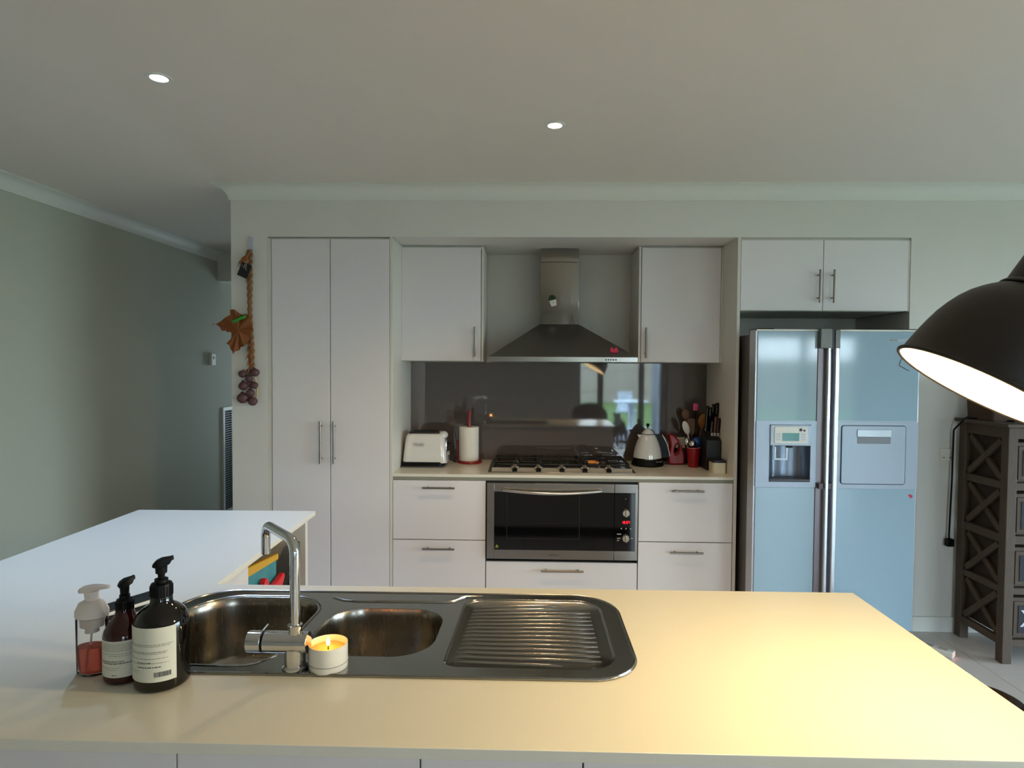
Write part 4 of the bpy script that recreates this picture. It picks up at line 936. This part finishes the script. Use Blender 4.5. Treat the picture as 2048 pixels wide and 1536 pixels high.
part('leaf_blade', mb, mat('maple brown', (122, 66, 20), .7, var=.3, scale=16, bump=.3, bscale=40), t, smooth=0)
part('stem', M().tube([(-1.84, 3.672, 1.782), (-1.86, 3.675, 1.78)], .002, 5), straw, t)
part('green_peg', M().box(-.052, .03, -.007, .006, -.008, .008).xf(Matrix.Translation((-1.68, 3.655, 1.815)) @ Matrix.Rotation(radians(-24), 4, 'Y')), mat('green peg', (40, 150, 50), .5), t, bev=.003)

# thermostat and heater grille on the hallway wall
t = thing('thermostat', 'small white thermostat high on the hallway wall', 'thermostat', (-2.96, 5.83, 1.58))
part('housing', M().box(-2.96, -2.932, 5.78, 5.86, 1.53, 1.64), white_m, t, bev=.004)
part('dial', M().cyl((-2.932, 5.82, 1.6), (-2.928, 5.82, 1.6), .012, n=16), mat('thermo dial', (120, 130, 128), .4), t)
t = thing('heater_grille', 'tall dark slotted heater grille on the hallway wall', 'heater', (-2.96, 6.25, .2))
gy0, gy1, gz0, gz1 = 6.02, 6.75, .08, 1.12
part('frame', M().box(-2.96, -2.944, gy0, gy0+.03, gz0, gz1).box(-2.96, -2.944, gy1-.03, gy1, gz0, gz1).box(-2.96, -2.944, gy0+.03, gy1-.03, gz1-.03, gz1).box(-2.96, -2.944, gy0+.03, gy1-.03, gz0, gz0+.03), white_m, t)
part('back', M().box(-2.959, -2.9535, gy0+.03, gy1-.03, gz0+.03, gz1-.03), dark_m, t)
nz = 44
for i in range(nz):
    z = gz0+.035+(gz1-gz0-.07)*i/(nz-1)
    part('slat', M().box(-2.953, -2.946, gy0+.031, gy1-.031, z-.0035, z+.0035), mat('slat grey', (116, 122, 124), .5), t, smooth=0)
for yy in (6.2, 6.37): part('divider', M().box(-2.953, -2.9455, yy-.008, yy+.008, gz0+.03, gz1-.03), MATS['slat grey'], t, smooth=0)

# ------------------------------------------------------------------ wooden drawer cabinet right of the fridge
WX, WY0, WY1, WH = 2.5, 3.325, 3.70, 1.245
t = thing('rustic_drawer_cabinet', 'rustic brown wooden chest with X-braced side and chalk label drawers', 'cabinet', (2.9, 3.5, 0))
pw = .05
part('top', M().box(WX-.02, WX+.92, WY0-.02, WY1+.015, WH, WH+.02), woodh_m, t, bev=.003)
for x in (WX, WX+.85):
    for y in (WY0, WY1-pw): part('post', M().box(x, x+pw, y, y+pw, 0, WH-.001), wood_m, t, bev=.003)
railz = [(1.185, 1.244), (.915, .955), (.632, .676), (.366, .402), (.09, .128)]
for a, b in railz:
    part('side_rail', M().box(WX+.006, WX+.034, WY0+pw+.001, WY1-pw-.001, a, b), woodh_m, t, bev=.002)
    part('front_rail', M().box(WX+pw+.001, WX+.849, WY0+.006, WY0+.034, a, b), woodh_m, t, bev=.002)
part('back_panel', M().box(WX+.036, WX+.044, WY0+pw, WY1-pw, .13, WH-.002), mat('dark ply', (58, 44, 36), .8, var=.2), t)
for i in range(4):
    zt, zb = railz[i][0]-.004, railz[i+1][1]+.004; ya, yb = WY0+pw+.004, WY1-pw-.004
    for s in (0, 1):
        p0, p1 = ((ya, zb), (yb, zt)) if s else ((ya, zt), (yb, zb))
        d = Vector((p1[0]-p0[0], p1[1]-p0[1])).normalized(); nn = Vector((-d.y, d.x))*.016
        q0 = Vector(p0)+d*.016; q1 = Vector(p1)-d*.016; xo = .008+.007*s
        part('cross_brace', M().prism([tuple(q0-nn), tuple(q1-nn), tuple(q1+nn), tuple(q0+nn)], 'x', WX+xo, WX+xo+.018), wood_m, t, bev=.001)
slate = mat('chalk slate', (30, 30, 40), .7); chalk = mat('chalk', (200, 205, 215), .9)
for i in range(4):
    zt, zb = railz[i][0]-.018, railz[i+1][1]+.004
    dd = part('drawer', M().box(WX+.058, WX+.842, WY0+.02, WY1-.06, zb, zt), woodh_m, t, bev=.003)
    fx = WX+.085
    part('label_frame', M().box(fx-.022, fx+.30, WY0+.012, WY0+.0195, zb+.012, zt-.02), wood_m, dd, bev=.002)
    part('label_board', M().box(fx, fx+.28, WY0+.009, WY0+.0118, zb+.03, zt-.04), slate, dd, smooth=0)
    if i == 3: text('chalk_letters', 'X', .13, (fx+.055, WY0+.0085, (zb+zt)/2-.005), chalk, dd)
t = thing('storage_basket', 'dark brown box on top of the rustic chest, half behind the lamp', 'basket', (2.62, 3.55, WH+.02))
part('box', M().loft([[(a, b, WH+.0205) for a, b in rpoly([(2.50, 3.44), (2.70, 3.44), (2.70, 3.64), (2.50, 3.64)], .01, 4)], [(a, b, WH+.25) for a, b in rpoly([(2.49, 3.43), (2.71, 3.43), (2.71, 3.65), (2.49, 3.65)], .01, 4)]]), mat('brown wicker', (72, 50, 36), .8, var=.4, scale=60, stretch=(1, 1, 6), bump=.5), t)
t = thing('paper_box', 'pale box beside the brown box on the rustic chest', 'box', (2.82, 3.5, WH+.02))
part('box', M().box(2.72, 2.95, 3.42, 3.60, WH+.0205, WH+.15), mat('pale card', (176, 166, 150), .7), t, bev=.003)
t = thing('extension_lead', 'black lead draping over the corner of the rustic chest', 'cord', (2.48, 3.6, WH+.03))
part('cord', M().tube(fillet([(2.60, 3.42, WH+.026), (2.52, 3.50, WH+.027), (2.485, 3.62, WH+.03), (2.468, 3.70, WH-.05), (2.466, 3.70, .9), (2.458, 3.70, .58), (2.462, 3.70, .52)], .02, 5), .005, 8), black_m, t)
part('plug', M().box(2.44, 2.482, 3.685, 3.715, .515, .56), black_m, t, bev=.005)
t = thing('power_board', 'white power board with red light lying on the floor tiles', 'power board', (2.22, 3.46, 0))
PB = Matrix.Translation((2.20, 3.49, 0)) @ Matrix.Rotation(atan2(-.123, .114), 4, 'Z')
part('body', M().box(-.075, .14, -.026, .026, .0005, .032).xf(PB), white_m, t, bev=.004)
for i in range(3): part('socket', M().box(-.06+i*.065, -.02+i*.065, -.016, .016, .0322, .0335).xf(PB), mat('socket grey', (170, 166, 164), .5), t)
part('switch_light', M().box(.1395, .1415, -.008, .008, .010, .022).xf(PB), mat('red neon', (255, 90, 70), .4, emit=(255, 90, 60), estr=3), t)
t = thing('pet_bowl', 'round dark metal dish on the floor tiles past the island corner', 'bowl', (2.06, 2.86, 0))
part('dish', M().lathe([(0, 0), (.21, 0), (.215, .01), (.17, .055), (.16, .056), (.14, .02), (0, .018)], (2.06, 2.86, .0005), 40), mat('bronze metal', (90, 66, 50), .25, metal=.8), t, smooth=50)
part('rim', M().tube([(2.06+.213*cos(a), 2.86+.213*sin(a), .011) for a in [2*pi*i/48 for i in range(48)]], .005, 8, closed=True), chrome_m, t)

# ------------------------------------------------------------------ lamp
lc = Vector((.7898, 1.1154, 1.519)); LR = .143
ax = Vector((.589, -.123, 1.0)).normalized()
rot = Vector((0, 0, 1)).rotation_difference(ax).to_matrix().to_4x4(); LM = Matrix.Translation(lc) @ rot
t = thing('floor_lamp', 'large black dome lamp tilted over the island, lit warm white inside', 'lamp', (1.62, 1.25, 0))
dome = [(1.0, 0), (.985, .03), (.975, .12), (.955, .3), (.93, .45), (.90, .6), (.855, .74), (.80, .87), (.735, .98), (.66, 1.07), (.60, 1.13), (.53, 1.19), (.47, 1.215)]
sh_m = mat('black enamel', (30, 22, 18), .45, var=.05)
prof = [(r*LR, z*LR) for r, z in dome]; inn = [((r-.02)*LR, (z-.005)*LR) for r, z in reversed(dome)]
part('lamp_shade', M().lathe(prof, n=64).xf(LM) if False else M().loft([[(r*cos(2*pi*j/64), r*sin(2*pi*j/64), z) for j in range(64)] for r, z in prof+inn[:]], ring=True).xf(LM), sh_m, t, smooth=50)
inn2 = [((r-.024)*LR, (z-.006)*LR) for r, z in dome]
part('shade_lining', M().loft([[(max(r, .001)*cos(2*pi*j/64), max(r, .001)*sin(2*pi*j/64), z) for j in range(64)] for r, z in inn2+[(.001, 1.205*LR)]], cap0=False, cap1=False).xf(LM), mat('white lining', (245, 240, 230), .6), t, smooth=60)
part('rim_bead', M().tube([(LR*cos(a), LR*sin(a), 0) for a in [2*pi*i/64 for i in range(64)]], .0035, 8, closed=True).xf(LM), sh_m, t)
part('neck', M().lathe([(0, 1.217), (.51, 1.217), (.515, 1.235), (.49, 1.27), (.468, 1.285), (.462, 1.65), (.45, 1.95), (.36, 2.1), (.12, 2.16), (0, 2.16)], n=40).xf(LM @ Matrix.Diagonal((LR, LR, LR, 1))), sh_m, t, smooth=40)
bulb_m = mat('bulb glow', (255, 240, 220), .5, emit=(255, 226, 180), estr=30)
part('bulb', M().sphere((0, 0, .095), (.03, .03, .04), 20, 12).xf(LM), bulb_m, t)
l = bpy.data.lights.new('bulb_light', 'SPOT'); l.energy = PEND_W; l.color = lin((255, 222, 157)); l.shadow_soft_size = .04; l.spot_size = radians(160); l.spot_blend = .35
o = bpy.data.objects.new('bulb_light', l); COL.objects.link(o); o.parent = t
o.matrix_world = LM @ Matrix.Translation((0, 0, .04))
o.matrix_parent_inverse = Matrix.Translation(-t.location)
top = LM @ Vector((0, 0, 2.14*LR))
part('arm', M().tube(fillet([tuple(top), tuple(top+ax*.1), (1.35, 1.25, 2.12), (1.62, 1.25, 1.9)], .04, 6), .011, 12), sh_m, t)
part('pole', M().cyl((1.62, 1.25, .03), (1.62, 1.25, 1.92), .013, n=16), sh_m, t)
part('base', M().lathe([(0, 0), (.15, 0), (.152, .012), (.14, .025), (.02, .03), (0, .03)], (1.62, 1.25, .0005), 40), sh_m, t)

# ------------------------------------------------------------------ seen only in the reflections: armchair and dog
t = thing('armchair', 'dark round-backed armchair behind the camera, mirrored in the splashback', 'armchair', (.98, -1.7, 0))
am = mat('charcoal fabric', (48, 44, 46), .9)
part('seat', M().box(.76, 1.2, -2.0, -1.4, .15, .45), am, t, bev=.06, seg=4)
part('backrest', M().prism([(.70, .4)]+[(.98+.28*cos(a), .76+.2*sin(a)) for a in [pi-pi*i/12 for i in range(13)]]+[(1.26, .4)], 'y', -1.4, -1.24), am, t, bev=.04, seg=4)
for s in (.68, 1.18): part('armrest', M().box(s, s+.1, -2.0, -1.4, .15, .6), am, t, bev=.03, seg=3)
for ax_ in (.8, 1.16):
    for ay in (-2.0, -1.45): part('leg', M().cyl((ax_, ay, 0), (ax_, ay, .16), .02, n=8), am, t)
def skin(name, verts, edges, rad, m, parent=None, root=0):
    me = bpy.data.meshes.new(name); me.from_pydata(verts, edges, [])
    o = bpy.data.objects.new(name, me); COL.objects.link(o)
    o.modifiers.new('skin', 'SKIN')
    for i, r in enumerate(rad): me.skin_vertices[0].data[i].radius = (r, r)
    me.skin_vertices[0].data[root].use_root = True
    s = o.modifiers.new('sub', 'SUBSURF'); s.levels = 2; s.render_levels = 2
    dg = bpy.context.evaluated_depsgraph_get(); m2 = bpy.data.meshes.new_from_object(o.evaluated_get(dg))
    bpy.data.objects.remove(o); return link(name, m2, m, parent, smooth=180)
t = thing('dog', 'dark brown dog standing at the glass door, mirrored in the splashback', 'dog', (1.78, -3.5, 0))
V = [(1.78, -3.25, .40), (1.78, -3.45, .42), (1.78, -3.72, .42), (1.78, -3.86, .50), (1.78, -3.95, .57), (1.78, -4.03, .54),
     (1.70, -3.27, .28), (1.70, -3.21, .17), (1.70, -3.24, .02), (1.86, -3.27, .28), (1.86, -3.21, .17), (1.86, -3.24, .02),
     (1.71, -3.74, .28), (1.71, -3.75, .14), (1.71, -3.77, .02), (1.85, -3.74, .28), (1.85, -3.75, .14), (1.85, -3.77, .02),
     (1.78, -3.14, .46), (1.79, -3.02, .52)]
Ed = [(0, 1), (1, 2), (2, 3), (3, 4), (4, 5), (0, 6), (6, 7), (7, 8), (0, 9), (9, 10), (10, 11), (2, 12), (12, 13), (13, 14), (2, 15), (15, 16), (16, 17), (0, 18), (18, 19)]
Rd = [.085, .085, .11, .06, .06, .028, .05, .026, .02, .05, .026, .02, .045, .027, .02, .045, .027, .02, .022, .008]
dog_m = mat('dog coat', (58, 40, 32), .8, var=.2)
bd = skin('body', V, Ed, Rd, dog_m, t, 1)
for s in (-1, 1): part('ear', M().sphere((1.78+s*.055, -3.93, .58), (.02, .025, .045), 10, 6), dog_m, t)
